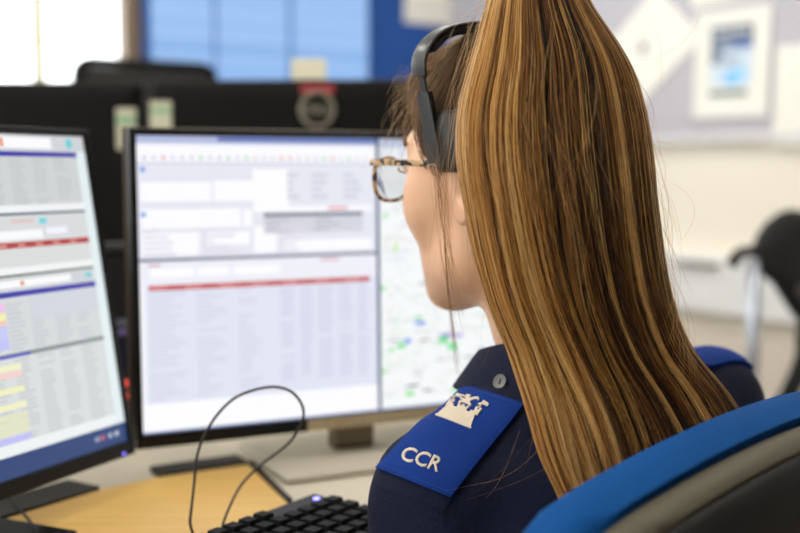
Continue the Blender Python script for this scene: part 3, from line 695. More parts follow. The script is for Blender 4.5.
# ================================================================== THE SEATED WOMAN
HC = Vector((.090, 1.0, H + .006))                 # middle of the head at eye height
TH = math.radians(45)
HF = Vector((-math.sin(TH), math.cos(TH), 0)); HL = Vector((-math.cos(TH), -math.sin(TH), 0))   # facing, her left
HM = frame(HL, HF, Zv, HC)                         # local x = her left, y = forward, z = up
person = thing('person', 'woman in a navy uniform shirt seated at the desk, long ponytail, seen from behind', 'person', (.22, .90, 0))
NB = Vector((.148, .965, .93))                     # base of the neck
def L2H(p): return np.array(HM.inverted() @ Vector(p))
def head_sdf(X, Y, Z):
    p = (X, Y, Z); ax = (np.abs(X), Y, Z)
    d = ell(p, (0, -.014, .030), (.0715, .092, .082))
    d = smin(d, ell(p, (0, .030, -.028), (.060, .060, .080)), .03)
    d = smin(d, ell(p, (0, .024, -.093), (.049, .048, .034)), .025)
    d = smin(d, ell(ax, (.044, .0, -.078), (.017, .024, .029)), .02)
    d = smin(d, ell(p, (0, .060, -.119), (.018, .015, .013)), .034)
    d = smin(d, ell(ax, (.042, .048, -.034), (.020, .022, .028)), .02)
    d = smin(d, cone(ax, (.012, .083, .021), (.040, .068, .020), .006, .006), .016)
    d = smax(d, -ell(ax, (.031, .098, .002), (.018, .022, .013)), .012)
    d = smin(d, ell(ax, (.031, .070, .0), (.015, .015, .0125)), .004)
    d = smin(d, cone(p, (0, .084, .008), (0, .103, -.034), .006, .0085), .012)
    d = smin(d, ell(ax, (.011, .094, -.036), (.008, .010, .007)), .006)
    d = smax(d, -ell(ax, (.006, .098, -.0425), (.0028, .005, .003)), .002)
    d = smin(d, cone(ax, (0, .0915, -.0625), (.018, .081, -.0655), .0048, .0025), .005)
    d = smin(d, cone(ax, (0, .0905, -.0725), (.016, .080, -.070), .0058, .0028), .005)
    # ears
    ex, ey, ez = ax[0] - .0695, Y + .022, Z + .016
    c, s_ = math.cos(.45), math.sin(.45)
    u = ex * c - ey * s_ * -1 * -1; v = ex * s_ + ey * c
    u = ex * c + ey * s_ * .9
    e = ell((u - .004, v, ez), (0, 0, 0), (.0065, .018, .032))
    e = smax(e, -ell((u - .010, v + .001, ez - .004), (0, 0, 0), (.006, .0115, .022)), .003)
    e = smin(e, ell((u - .003, v - .003, ez + .024), (0, 0, 0), (.005, .010, .011)), .005)
    e = smin(e, ell((u - .002, v - .014, ez + .002), (0, 0, 0), (.005, .004, .007)), .004)
    d = smin(d, e, .006)
    # neck and shoulders base
    nb = L2H(NB); n0 = (0, -.022, -.055)
    d = smin(d, cone(p, n0, tuple(nb), .050, .056), .018)
    la = L2H(NB + Rb * -.045 + Vector((0, 0, -.055))); ra = L2H(NB + Rb * .045 + Vector((0, 0, -.055)))
    d = smin(d, cone(p, tuple(la), tuple(ra), .030, .030), .02)
    return d
V, Q = nets(head_sdf, (-.13, -.16, -.245), (.14, .135, .14), .0025)
Vh = V.copy()
m_skin = mat('skin', (224, 176, 140), .48, noise=(45, .035), bump=(700, .12), sss=.12)
m_lip = mat('lip', (186, 104, 96), .4)
Vw = np.array([HM @ Vector(v) for v in V])
body = from_arrays('body', Vw, Q, m_skin, person); body.data.materials.append(m_lip)
cen = V[Q].mean(1)
lipm = (np.abs(cen[:, 0]) < .019) & (cen[:, 2] < -.0590) & (cen[:, 2] > -.0785 + np.abs(cen[:, 0]) * .3) & (cen[:, 1] > .079 + .0) & (cen[:, 1] > .0885 - np.abs(cen[:, 0]) * .35)
body.data.polygons.foreach_set('material_index', lipm.astype('i'))
m_eye = mat('eyeball', (205, 200, 194), .25); m_iris = mat('iris', (78, 96, 92), .2); m_brow = mat('brow_hair', (98, 68, 44), .8)
for s in (1, -1):
    M = HM @ Matrix.Translation((.031 * s, .0768, .0)) @ Matrix.Diagonal((1.15, 1, .56, 1)) @ Matrix.Rotation(-PI / 2, 4, 'X')
    prof = [(.0005, -.011)] + [(.0112 * math.sin(a), -.0112 * math.cos(a)) for a in np.linspace(.25, PI - .25, 12)] + [(.0005, .0112)]
    e = obj('eye', lathe(prof, M, 20), m_eye, person, True)
    put(obj('iris', lathe([(.0001, .0114), (.0055, .0103), (.0057, .0098)][::-1], M, 18), m_iris, e, True), e)
    lid = []
    for z0, sg in ((.0042, 1), (-.0048, -1)):
        pts = [HM @ Vector((s * (.031 + .0145 * math.cos(a)), .0855 + .0065 * math.sin(a) - .003, z0 * math.sin(a) + .0 + .001 * sg)) for a in np.linspace(.1, PI - .1, 12)]
        obj('eyelid', tube(pts, .0010, 6), m_skin, person, True)
    pts = [HM @ Vector((s * x, y, z)) for x, y, z in ((.014, .0915, .021), (.028, .0895, .0255), (.040, .081, .0255), (.050, .070, .019))]
    obj('eyebrow', tube(pts, .0022, 6, 14), m_brow, person, True)

# ---- shirt
acL = Vector((.031, .895, .835)); acR = Vector((.305, 1.085, .868))
def fold(X, Y, Z): return .0022 * np.sin(22 * X + 9 * Z) * np.sin(17 * Z - 13 * Y + 2) + .0014 * np.sin(61 * X - 40 * Z + 20 * Y) + .0009 * np.sin(90 * Z + 70 * Y)
elL = Vector((.005, .865, .60)); elR = Vector((.39, 1.07, .61))
wrL = elL + Fb * .20 + Rb * .04 + Vector((0, 0, -.005)); wrR = elR + Fb * .19 - Rb * .06 + Vector((0, 0, -.015))
T0 = Vector((.165, .955, 0))
def body_sdf(X, Y, Z):
    l = (X - T0.x) * Rb.x + (Y - T0.y) * Rb.y; f_ = (X - T0.x) * Fb.x + (Y - T0.y) * Fb.y
    q = (l, f_, Z); p = (X, Y, Z)
    d = ell(q, (0, -.008, .77), (.165, .094, .155))
    d = smin(d, ell(q, (0, -.045, .62), (.145, .098, .17)), .05)
    d = smin(d, ell(q, (0, -.065, .50), (.17, .125, .09)), .05)
    d = smin(d, ell((np.abs(l), f_, Z), (.070, .050, .80), (.060, .045, .050)), .03)
    nb = NB + Vector((0, 0, -.045))
    d = smin(d, cone(p, tuple(nb - Rb * .02), tuple(acL + Vector((0, 0, -.004))), .066, .050), .03)
    d = smin(d, cone(p, tuple(nb + Rb * .02), tuple(acR + Vector((0, 0, -.004))), .066, .050), .03)
    d = smin(d, cone(p, tuple(acL), tuple(elL), .052, .046), .022)
    d = smin(d, cone(p, tuple(acR), tuple(elR), .052, .046), .022)
    d = smin(d, cone(p, tuple(elL), tuple(wrL), .044, .034), .02)
    d = smin(d, cone(p, tuple(elR), tuple(wrR), .044, .034), .02)
    d = smax(d, -cone(p, tuple(NB + Vector((0, 0, -.02)) + Fb * .012), tuple(NB + Vector((0, 0, .15)) + Fb * .02), .057, .060), .006)
    return d + fold(X, Y, Z)
V, Q = nets(body_sdf, (-.10, .70, .40), (.50, 1.34, 1.0), .005)
m_navy = mat('navy_uniform_cloth', (15, 21, 44), .85, noise=(300, .2), bump=(1400, .5), spec=.25)
nt = m_navy.node_tree; b = nt.nodes['Principled BSDF']                       # fine honeycomb weave
vo = nt.nodes.new('ShaderNodeTexVoronoi'); vo.inputs['Scale'].default_value = 420
tc = [n for n in nt.nodes if n.type == 'TEX_COORD'][0]; nt.links.new(tc.outputs['Object'], vo.inputs['Vector'])
bp = [n for n in nt.nodes if n.type == 'BUMP'][0]; nt.links.new(vo.outputs['Distance'], bp.inputs['Height']); bp.inputs['Distance'].default_value = .0008
shirt = from_arrays('shirt', V, Q, m_navy, person)
SB = BVHTree.FromPolygons([tuple(v) for v in V], [tuple(q) for q in Q])
def on_shirt(px, py, lift=.0):
    d = ray(px, py).normalized(); o = Vector((0, 0, H)); h = SB.ray_cast(o, d)
    if h[0] is None:
        # beyond the silhouette: nearest surface point to the ray
        best = None
        for t in np.linspace(.75, 1.1, 90):
            q = SB.find_nearest(o + d * t)
            if best is None or q[3] < best[3]: best = q
        h = best
    n = h[1].normalized()
    if n.dot(o - h[0]) < -.2 * (o - h[0]).length: n = -n
    return h[0] + n * lift, n
# collar: a standing band with a folded leaf
def collar():
    U = np.linspace(-2.75, 2.75, 64); prof_o = [(.0, .0), (.002, .012), (.006, .030), (.003, .039), (.004, .042), (.008, .040), (.013, .028), (.019, .012), (.025, -.004), (.026, -.007), (.023, -.007), (.016, .006), (.010, .022), (.006, .024)]
    c0 = NB + Vector((0, 0, -.008)) + Fb * .006; V = []; Fc = []
    for i, a in enumerate(U):
        back = .5 + .5 * math.cos(a)           # 1 at the nape
        dr = -Fb * math.cos(a) + Rb * math.sin(a)
        for r, z in prof_o:
            rr = .060 + r * (1 + .35 * (1 - back)); zz = z * (1.0 - .35 * (1 - back)) + .008 * back - .012 * (1 - back)
            V.append(c0 + dr * rr + Vector((0, 0, zz)) + Fb * (1 - back) * .01)
    k = len(prof_o)
    for i in range(len(U) - 1):
        for j in range(k): Fc.append((i * k + j, (i + 1) * k + j, (i + 1) * k + (j + 1) % k, i * k + (j + 1) % k))
    Fc += [tuple(range(k)), tuple(range((len(U) - 1) * k, len(U) * k))[::-1]]
    bm = bmesh.new(); vv = [bm.verts.new(v) for v in V]
    for f in Fc: bm.faces.new([vv[i] for i in f])
    return bm
put(obj('collar', collar(), m_navy, shirt, True), shirt)

# ---- epaulette: dark strap, blue slide with embroidery; (u,v): u along TL->TR, v from the neck to the shoulder tip
m_blue = mat('royal_blue_cloth', (22, 54, 128), .85, noise=(250, .08), bump=(1200, .4), spec=.12); m_thread = mat('cream_thread', (222, 208, 186), .8, bump=(1500, .8)); m_button = mat('grey_button', (112, 112, 110), .35)
def patch(corners, nu, nv, lift, bow=0):
    TL, TR, BR, BL = [np.array(c, float) for c in corners]; P = []; N = []
    for j in range(nv + 1):
        v = j / nv
        for i in range(nu + 1):
            u = i / nu; q = (TL * (1 - u) + TR * u) * (1 - v) + (BL * (1 - u) + BR * u) * v
            q = q + np.array(bow) * (4 * v * (1 - v)) * (1 - u) if bow is not 0 else q
            a, n = on_shirt(q[0], q[1], lift); P.append(a); N.append(n)
    P = np.array(P).reshape(nv + 1, nu + 1, 3); N = np.array(N).reshape(nv + 1, nu + 1, 3)
    for _ in range(6):       # relax, so the stiff cloth bridges the folds
        for A in (P, N):
            B = A.copy(); B[1:-1, 1:-1] = (A[1:-1, 1:-1] * 2 + A[:-2, 1:-1] + A[2:, 1:-1] + A[1:-1, :-2] + A[1:-1, 2:]) / 6
            B[0, 1:-1] = (A[0, 1:-1] * 2 + A[0, :-2] + A[0, 2:]) / 4; B[-1, 1:-1] = (A[-1, 1:-1] * 2 + A[-1, :-2] + A[-1, 2:]) / 4
            B[1:-1, 0] = (A[1:-1, 0] * 2 + A[:-2, 0] + A[2:, 0]) / 4; B[1:-1, -1] = (A[1:-1, -1] * 2 + A[:-2, -1] + A[2:, -1]) / 4
            A[:] = B
    return P, N
def patch_bm(P, N, th):
    nv, nu = P.shape[0] - 1, P.shape[1] - 1; bm = bmesh.new()
    N = N / np.linalg.norm(N, axis=2)[..., None]
    rim = np.zeros((nv + 1, nu + 1)); rim[0] = rim[-1] = 1; rim[:, 0] = rim[:, -1] = 1
    up = [[bm.verts.new(P[j, i] + N[j, i] * (th * (1 - .45 * rim[j, i]))) for i in range(nu + 1)] for j in range(nv + 1)]
    dn = [[bm.verts.new(P[j, i] - N[j, i] * .006) for i in range(nu + 1)] for j in range(nv + 1)]
    for j in range(nv):
        for i in range(nu):
            bm.faces.new((up[j][i], up[j][i + 1], up[j + 1][i + 1], up[j + 1][i])); bm.faces.new((dn[j][i], dn[j + 1][i], dn[j + 1][i + 1], dn[j][i + 1]))
    for j in range(nv):
        bm.faces.new((up[j][0], up[j + 1][0], dn[j + 1][0], dn[j][0])); bm.faces.new((up[j][-1], dn[j][-1], dn[j + 1][-1], up[j + 1][-1]))
    for i in range(nu):
        bm.faces.new((up[0][i], dn[0][i], dn[0][i + 1], up[0][i + 1])); bm.faces.new((up[-1][i], up[-1][i + 1], dn[-1][i + 1], dn[-1][i]))
    return bm
def sampler(P, N, th):
    nv, nu = P.shape[0] - 1, P.shape[1] - 1
    def f(u, v, h=0.0):
        x = min(max(u, 0), .9999) * nu; y = min(max(v, 0), .9999) * nv; i, j = int(x), int(y); a, b_ = x - i, y - j
        g_ = lambda A: (A[j, i] * (1 - a) + A[j, i + 1] * a) * (1 - b_) + (A[j + 1, i] * (1 - a) + A[j + 1, i + 1] * a) * b_
        n = g_(N); n = n / np.linalg.norm(n); return Vector(g_(P) + n * (th + h))
    return f
# strap under the slide
Ps, Ns = patch([(497, 377), (529, 394), (444, 510), (379, 487)], 8, 18, .0012)
strap = obj('shoulder_strap', patch_bm(Ps, Ns, .0022), m_navy, shirt, sharp=60)
CORN = [(459, 385), (524, 407), (450, 497), (380, 470)]
Pe, Ne = patch(CORN, 16, 26, .0035)
slide = obj('epaulette_slide', patch_bm(Pe, Ne, .0025), m_blue, person, sharp=60)
SF = sampler(Pe, Ne, .0025)
def inv_uv(px, py):
    """position of a picture point within the slide's corners"""
    TL, TR, BR, BL = [np.array(c, float) for c in CORN]; u = v = .5
    for _ in range(20):
        q = (TL * (1 - u) + TR * u) * (1 - v) + (BL * (1 - u) + BR * u) * v
        du = (TR - TL) * (1 - v) + (BR - BL) * v; dv = (BL * (1 - u) + BR * u) - (TL * (1 - u) + TR * u)
        s_ = np.linalg.solve(np.stack([du, dv], 1), np.array([px, py]) - q); u += s_[0]; v += s_[1]
    return u, v
def decal(name, polys, to_uv, m, parent, h=.0010):
    """stitched shape: polygons (convex) in design space, laid on the slide and raised"""
    bm = bmesh.new()
    for z, pl in enumerate(polys): bm.faces.new([bm.verts.new((p[0], p[1], z * .004)) for p in pl])
    bmesh.ops.subdivide_edges(bm, edges=bm.edges, cuts=5, use_grid_fill=True)
    top = bmesh.ops.extrude_face_region(bm, geom=bm.faces[:]); tv = {v for v in top['geom'] if isinstance(v, bmesh.types.BMVert)}
    for v in bm.verts: v.co = SF(*to_uv(v.co.x, v.co.y), (h + v.co.z * .0012) if v in tv else -.001)
    return obj(name, bm, m, parent)
# crest: design space x 0..1 along the base, y 0..1 up
bl, br_, tl_ = inv_uv(439, 422), inv_uv(470, 433), inv_uv(460, 395)
def crest_uv(x, y): return (bl[0] + (br_[0] - bl[0]) * x + (tl_[0] - bl[0]) * y, bl[1] + (br_[1] - bl[1]) * x + (tl_[1] - bl[1]) * y)
def quad(x0, y0, x1, y1): return [(x0, y0), (x1, y0), (x1, y1), (x0, y1)]
polys = [quad(-.03, 0, 1.03, .07), [(.02, .07), (.98, .07), (.90, .30), (.10, .30)], quad(.10, .30, .90, .44)]
polys = [quad(-.04, 0, 1.04, .06)] + [quad(.0 + .08 * (k / 7), .06 + k * .055, 1 - .08 * (k / 7), .06 + (k + 1) * .055 + .001) for k in range(7)]
for x in (.07, .20, .44, .58, .80, .93): polys.append(quad(x - .045, .44, x + .045, .52))
for x in (.02, .84): polys.append(quad(x, .44, x + .16, .60)); polys += [quad(x - .01, .60, x + .05, .68), quad(x + .11, .60, x + .17, .68)]
polys += [quad(.36, .44, .64, .54), quad(.34, .54, .40, .60), quad(.47, .54, .53, .60), quad(.60, .54, .66, .60)]
for x in (.08, .90): polys += [quad(x, .66, x + .03, .92), [(x + .03, .92), (x + .20, .88), (x + .20, .80), (x + .03, .80)], [(x - .06, .80), (x + .0, .84), (x, .78), (x - .06, .74)]]
polys += [[(.42, .66), (.58, .66), (.60, .84), (.44, .86)], [(.40, .84), (.50, .82), (.50, .96), (.38, .94)], [(.56, .78), (.70, .90), (.66, .96), (.54, .86)], [(.68, .92), (.76, .86), (.78, .92), (.70, .98)],
          [(.44, .66), (.34, .60), (.32, .66), (.42, .74)], [(.56, .66), (.68, .62), (.68, .68), (.58, .74)], [(.44, .78), (.30, .80), (.30, .74), (.44, .72)], [(.40, .88), (.28, .90), (.28, .86), (.40, .84)]]
crest = decal('castle_crest', polys, crest_uv, m_thread, slide); put(crest, slide)
# lettering
me = text_mesh('CCR', 1.0, 0, .10, .015)
co = np.array([v.co[:] for v in me.vertices]); lo_, hi_ = co.min(0), co.max(0)
a_, b__, c_ = inv_uv(403.5, 464), inv_uv(438.5, 475.5), inv_uv(409, 451)
def txt(p, h):
    x = (p[0] - lo_[0]) / (hi_[0] - lo_[0]); y = (p[1] - lo_[1]) / (hi_[1] - lo_[1])
    return SF(a_[0] + (b__[0] - a_[0]) * x + (c_[0] - a_[0]) * y, a_[1] + (b__[1] - a_[1]) * x + (c_[1] - a_[1]) * y, h)
bm = bmesh.new(); bm.from_mesh(me); bmesh.ops.subdivide_edges(bm, edges=bm.edges, cuts=1)
top = bmesh.ops.extrude_face_region(bm, geom=bm.faces[:]); tv = {v for v in top['geom'] if isinstance(v, bmesh.types.BMVert)}
for v in bm.verts: v.co = txt(v.co, .0009 if v in tv else -.0005)
put(obj('lettering', bm, m_thread, slide), slide)
# stitched hem along the slide's lower edge
bm = bmesh.new()
for k in range(40):
    for v_ in (.965, .035):
        u0 = (k + .15) / 40; u1 = (k + .75) / 40; sweep(bm, [SF(u0, v_, .0002), SF((u0 + u1) / 2, v_, .0004), SF(u1, v_, .0002)], circ(.00022, 4))
put(obj('stitching', bm, mat('navy_thread', (44, 74, 150), .8), slide), slide)
# button
colb = [o for o in shirt.children if o.name.startswith('collar')][0].data; strb = strap.data
bvs = [BVHTree.FromPolygons([v.co[:] for v in m_.vertices], [p_.vertices[:] for p_ in m_.polygons]) for m_ in (colb, strb, shirt.data)]
hits = [h for h in (b_.ray_cast(Vector((0, 0, H)), ray(501.5, 382.5).normalized()) for b_ in bvs) if h[0] is not None]
hh_ = min(hits, key=lambda h: h[3]); bn = hh_[1].normalized(); bn = -bn if bn.dot(ray(501, 382)) > 0 else bn; bp_ = hh_[0] + bn * .0012; bn = (bn * 2 + Vector((-.1, -.5, .2))).normalized(); bx = bn.cross(Zv).normalized()
M = frame(bx, bn.cross(bx), bn, bp_)
btn = obj('button', lathe([(.0050, 0), (.0062, .0006), (.0064, .0016), (.0058, .0024), (.0048, .0021), (.0042, .0015), (.001, .0013)], M, 28), m_button, shirt, sharp=50); put(btn, shirt)
btn2 = obj('button_slot', newbox((-.0009, -.0024, .0012), (.0009, .0024, .0016), M), m_black, shirt)
# right shoulder's strap and slide
def world_strip(c0, c1, wdt, lift, n1, n2):
    """strip along the top of the right shoulder, dropped on the shirt from above"""
    c0, c1 = Vector(c0), Vector(c1); D = (c1 - c0); W = Vector((-D.y, D.x, 0)).normalized() * wdt; P = []; N = []
    for j in range(n2 + 1):
        for i in range(n1 + 1):
            q = c0 + D * (j / n2) + W * (i / n1 - .5); h = SB.ray_cast(Vector((q.x, q.y, 1.05)), Vector((0, 0, -1)))
            P.append(h[0] + h[1].normalized() * lift); N.append(h[1].normalized())
    return np.array(P).reshape(n2 + 1, n1 + 1, 3), np.array(N).reshape(n2 + 1, n1 + 1, 3)
Pr, Nr = world_strip(acR * .55 + NB * .45, acR + Rb * .024, .060, .0035, 10, 14)
slide2 = obj('epaulette_slide', patch_bm(Pr, Nr, .0025), m_blue, person, sharp=60)
Pr, Nr = world_strip(acR * .40 + NB * .60, acR + Rb * .034, .048, .0012, 8, 14)
put(obj('shoulder_strap', patch_bm(Pr, Nr, .0018), m_navy, shirt, sharp=60), shirt)

# ---- hands resting in the lap, trousers, shoes (below the frame)
def hand(side, wr, fwd):
    fwd = Vector(fwd).normalized(); up = Vector((0, 0, 1)); lt = up.cross(fwd) * side     # lt: towards the thumb
    lt = -(fwd.cross(up)) * (1 if side > 0 else -1)
    def W(a, b, c): return tuple(Vector(wr) + fwd * a + lt * b + up * c)
    seg = [(W(-.03, 0, 0), W(.012, 0, 0), .024, .024)]
    fin = [(.030, .078, .0085), (.010, .086, .0088), (-.010, .080, .0084), (-.029, .064, .0074)]
    def f(X, Y, Z):
        p = (X, Y, Z); d = cone(p, W(-.05, 0, 0), W(.01, 0, 0), .027, .024)
        for b_ in (-.022, 0, .022): d = smin(d, cone(p, W(.02, b_ * .7, 0), W(.078, b_, .003), .016, .0125), .012)
        d = smin(d, cone(p, W(.02, .018, -.004), W(.055, .040, -.008), .015, .0105), .010)
        d = smin(d, cone(p, W(.055, .040, -.008), W(.085, .046, -.014), .0100, .0082), .004)
        for b_, L, r in fin:
            k0 = W(.082, b_, .004); k1 = W(.082 + L * .45, b_ * 1.08, -.002); k2 = W(.082 + L * .74, b_ * 1.1, -.014); k3 = W(.082 + L * .92, b_ * 1.1, -.027)
            dd = smin(cone(p, k0, k1, r, r * .95), cone(p, k1, k2, r * .95, r * .88), .003); dd = smin(dd, cone(p, k2, k3, r * .88, r * .78), .003)
            d = smin(d, dd, .004)
        return d
    c = Vector(wr) + fwd * .06
    V, Q = nets(f, tuple(c - Vector((.13, .13, .06))), tuple(c + Vector((.13, .13, .05))), .003)
    return from_arrays('hand', V, Q, m_skin, person)
hand(-1, wrL + Fb * .02 , Fb + Rb * .5 + Vector((0, 0, -.1)))
hand(1, wrR + Fb * .02 , Fb - Rb * .5 + Vector((0, 0, -.1)))
m_trou = mat('black_trousers', (24, 24, 30), .9, noise=(200, .15))
hipc = Vector((.20, .905, .50))
def trou(X, Y, Z):
    p = (X, Y, Z); l = (X - T0.x) * Rb.x + (Y - T0.y) * Rb.y; f_ = (X - T0.x) * Fb.x + (Y - T0.y) * Fb.y
    d = ell((l, f_, Z), (0, -.06, .487), (.175, .13, .085))
    for s in (-1, 1):
        h = T0 + Rb * .085 * s - Fb * .06 + Vector((0, 0, .487)); k = h + Fb * .42 + Rb * .03 * s + Vector((0, 0, -.02)); a = k + Vector((0, 0, -.38)) - Fb * .02
        d = smin(d, cone(p, tuple(h), tuple(k), .080, .058), .03); d = smin(d, cone(p, tuple(k), tuple(a), .056, .045), .02)
    return d
V, Q = nets(trou, (-.30, .65, .06), (.50, 1.55, .62), .010)
from_arrays('trousers', V, Q, m_trou, person)
m_shoe = mat('black_shoe', (16, 16, 17), .35)
for s in (-1, 1):
    a = T0 + Rb * .115 * s + Fb * .34; 
    f = lambda X, Y, Z, a=a: smax(smin(ell(((X - a.x) * Rb.x + (Y - a.y) * Rb.y, (X - a.x) * Fb.x + (Y - a.y) * Fb.y, Z), (0, .07, .03), (.043, .13, .045)), ell(((X - a.x) * Rb.x + (Y - a.y) * Rb.y, (X - a.x) * Fb.x + (Y - a.y) * Fb.y, Z), (0, -.01, .06), (.04, .05, .05)), .02), .002 - Z, .002)
    V, Q = nets(f, (a.x - .25, a.y - .2, -.005), (a.x + .2, a.y + .28, .12), .006); from_arrays('shoe', V, Q, m_shoe, person)

# ================================================================== HAIR
def hair_mat(name, mel_mult=1.0, rough=.32, attr=True, rgb=(90, 60, 34)):
    m = bpy.data.materials.new(name); m.use_nodes = True; nt = m.node_tree; nt.nodes.clear()
    o = nt.nodes.new('ShaderNodeOutputMaterial'); h = nt.nodes.new('ShaderNodeBsdfHairPrincipled')
    h.parametrization = 'COLOR'; h.inputs['Roughness'].default_value = rough; h.inputs['Radial Roughness'].default_value = .45
    h.inputs['Random Roughness'].default_value = .15; h.inputs['IOR'].default_value = 1.38
    a = nt.nodes.new('ShaderNodeAttribute'); a.attribute_name = 'tint'; nt.links.new(a.outputs['Color'], h.inputs['Color'])
    d_ = nt.nodes.new('ShaderNodeBsdfPrincipled'); d_.inputs['Roughness'].default_value = .42; d_.inputs['Specular IOR Level'].default_value = .25
    nt.links.new(a.outputs['Color'], d_.inputs['Base Color']); mx = nt.nodes.new('ShaderNodeMixShader'); mx.inputs[0].default_value = .62
    nt.links.new(h.outputs[0], mx.inputs[1]); nt.links.new(d_.outputs[0], mx.inputs[2]); nt.links.new(mx.outputs[0], o.inputs[0]); return m
m_hair = hair_mat('strand_hair')
def strands(name, lines, rad, tint, m, parent, taper=(.6, 1, .35)):
    """lines (N,K,3), rad (N,), tint (N,3) linear"""
    lines = np.asarray(lines, 'f'); N, Kk = lines.shape[:2]
    c = bpy.data.hair_curves.new(name); c.add_curves([Kk] * N)
    c.attributes['position'].data.foreach_set('vector', lines.reshape(-1)) if 'position' in c.attributes else c.points.foreach_set('position', lines.reshape(-1))
    t = np.linspace(0, 1, Kk); prof = np.interp(t, [0, .15, .75, 1], [taper[0], 1, taper[1], taper[2]])
    r = (np.asarray(rad)[:, None] * prof[None]).astype('f').ravel()
    a = c.attributes.get('radius') or c.attributes.new('radius', 'FLOAT', 'POINT'); a.data.foreach_set('value', r)
    a = c.attributes.new('tint', 'FLOAT_COLOR', 'CURVE'); q = np.ones((N, 4), 'f'); q[:, :3] = tint; a.data.foreach_set('color', q.ravel())
    o = bpy.data.objects.new(name, c); COL.objects.link(o); c.materials.append(m); put(o, parent); return o
PAL = np.array([lin(c) for c in ((22, 12, 5), (66, 36, 14), (128, 76, 28), (196, 134, 58), (226, 170, 88), (240, 196, 124))])
def tints(x):
    x = np.clip(x, 0, 1) * (len(PAL) - 1.001); i = x.astype(int); f_ = (x - i)[:, None]; return PAL[i] * (1 - f_) + PAL[i + 1] * f_

# scalp hair cap, swept up to the ponytail root; in head space
ROOT = np.array((0.0, -.052, .120))
CC = np.array((0, -.012, .030)); CR = np.array((.0715, .094, .082)) + .004
def hairline(y):    # lowest head-space height that carries hair, by how far forward
    return np.interp(y, [-.11, -.06, -.03, -.012, .012, .030, .050, .070, .085, .10], [-.075, -.07, -.035, .012, -.014, -.006, .034, .052, .062, .070])
def cap_sdf(X, Y, Z):
    p = (X, Y, Z); d = ell(p, tuple(CC), tuple(CR)); d = smin(d, ell(p, (0, -.035, -.02), (.058, .062, .06)), .03)
    d = smin(d, ell(p, (0, .048, .074), (.048, .036, .028)), .03)
    d = smin(d, ell(p, tuple(ROOT), (.022, .022, .020)), .03)
    return d
V, Q = nets(cap_sdf, (-.09, -.13, -.10), (.09, .11, .165), .003)
cen = V[Q].mean(1); Q = Q[cen[:, 2] > hairline(cen[:, 1]) + .004]
used = np.unique(Q); rem = -np.ones(len(V), int); rem[used] = np.arange(len(used)); V = V[used]; Q = rem[Q]
m_cap = mat('hair_underlayer', (66, 44, 26), .6, bump=(400, .5))
capo = from_arrays('scalp_hair', [HM @ Vector(v) for v in V], Q, m_cap, person)
# strands from the hairline to the root
N = 5200; L = []; tn = []
az = RNG.uniform(-PI, PI, N * 4); el = np.arcsin(RNG.uniform(-.98, .9, N * 4))
P = CC + CR * np.stack([np.sin(az) * np.cos(el), np.cos(az) * np.cos(el), np.sin(el)], 1)
ok = P[:, 2] > hairline(P[:, 1]) - .001
P = P[ok][:N]; N = len(P)
dirn = (P - CC) / CR; dirn /= np.linalg.norm(dirn, axis=1)[:, None]
rd = (ROOT - CC) / CR; rd /= np.linalg.norm(rd); rootn = rd
om = np.arccos(np.clip(dirn @ rootn, -1, .9999)); K_ = 20
lift = RNG.uniform(.000, .004, N); ph = RNG.uniform(0, 6.28, N); wav = RNG.normal(0, .0006, N)
for k in range(K_):
    t = k / (K_ - 1); q = (np.sin((1 - t) * om)[:, None] * dirn + np.sin(t * om)[:, None] * rootn) / np.sin(om)[:, None]
    e = 1 + (.004 + lift * math.sin(PI * min(t * 1.3, 1)))[:, None] / .08
    pp = CC + CR * q * (1 if k == 0 else e)
    pp += np.stack([np.sin(ph + t * 7), np.cos(ph * 1.7 + t * 6), np.sin(ph * 2.3 + t * 5)], 1) * wav[:, None]
    for _ in range(2):
        dd = cap_sdf(pp[:, 0], pp[:, 1], pp[:, 2]); nn = (pp - CC) / CR ** 2; nn /= np.linalg.norm(nn, axis=1)[:, None]
        pp = pp + nn * np.clip(.0012 + lift * .4 - dd, 0, .03)[:, None]
    w_ = max(0, (t - .8) / .2) ** 2
    pp = pp * (1 - w_) + (ROOT + (pp - pp.mean(0)) * 0 + RNG.normal(0, .006, (N, 3))) * w_
    L.append(pp)
L = np.stack(L, 1); Lw = L @ np.array(HM.to_3x3()).T + np.array(HC)
strands('scalp_strands', Lw, RNG.uniform(.00016, .00026, N), tints(.20 + .14 * RNG.normal(size=N) + .10 * np.sin(az[ok][:N] * 23)), m_hair, person)

# ponytail
def PX(px, py, d): p = at_depth(px, py, d); return (p.x, p.y, p.z)
rw = HM @ Vector(ROOT)
CT = [(tuple(rw), .010, .010), (tuple(rw + Vector((.004, -.012, .022))), .018, .014), (PX(540, -62, .915), .028, .020), (PX(538, -36, .89), .034, .024),
      (PX(539, 0, .875), .040, .027), (PX(551, 60, .860), .0615, .030), (PX(553, 110, .852), .073, .033), (PX(556, 160, .847), .0765, .035), (PX(561, 200, .845), .0755, .036),
      (PX(569, 250, .845), .0745, .035), (PX(581, 300, .845), .073, .033), (PX(601, 350, .845), .073, .030), (PX(629, 400, .838), .082, .026), (PX(650, 450, .826), .086, .020), (PX(655, 500, .815), .072, .014), (PX(662, 540, .808), .066, .010)]
cp = np.array([c[0] for c in CT]); cw = np.array([[c[1], c[2]] for c in CT])
seglen = np.r_[0, np.cumsum(np.linalg.norm(np.diff(cp, axis=0), axis=1))]; seglen /= seglen[-1]
fine = spline(cp, 200); fw = np.stack([spline(np.c_[cw, cw[:, 0] * 0], 200)[:, i] for i in (0, 1)], 1)
fl = np.r_[0, np.cumsum(np.linalg.norm(np.diff(fine, axis=0), axis=1))]; PTL = fl[-1]; fl /= fl[-1]
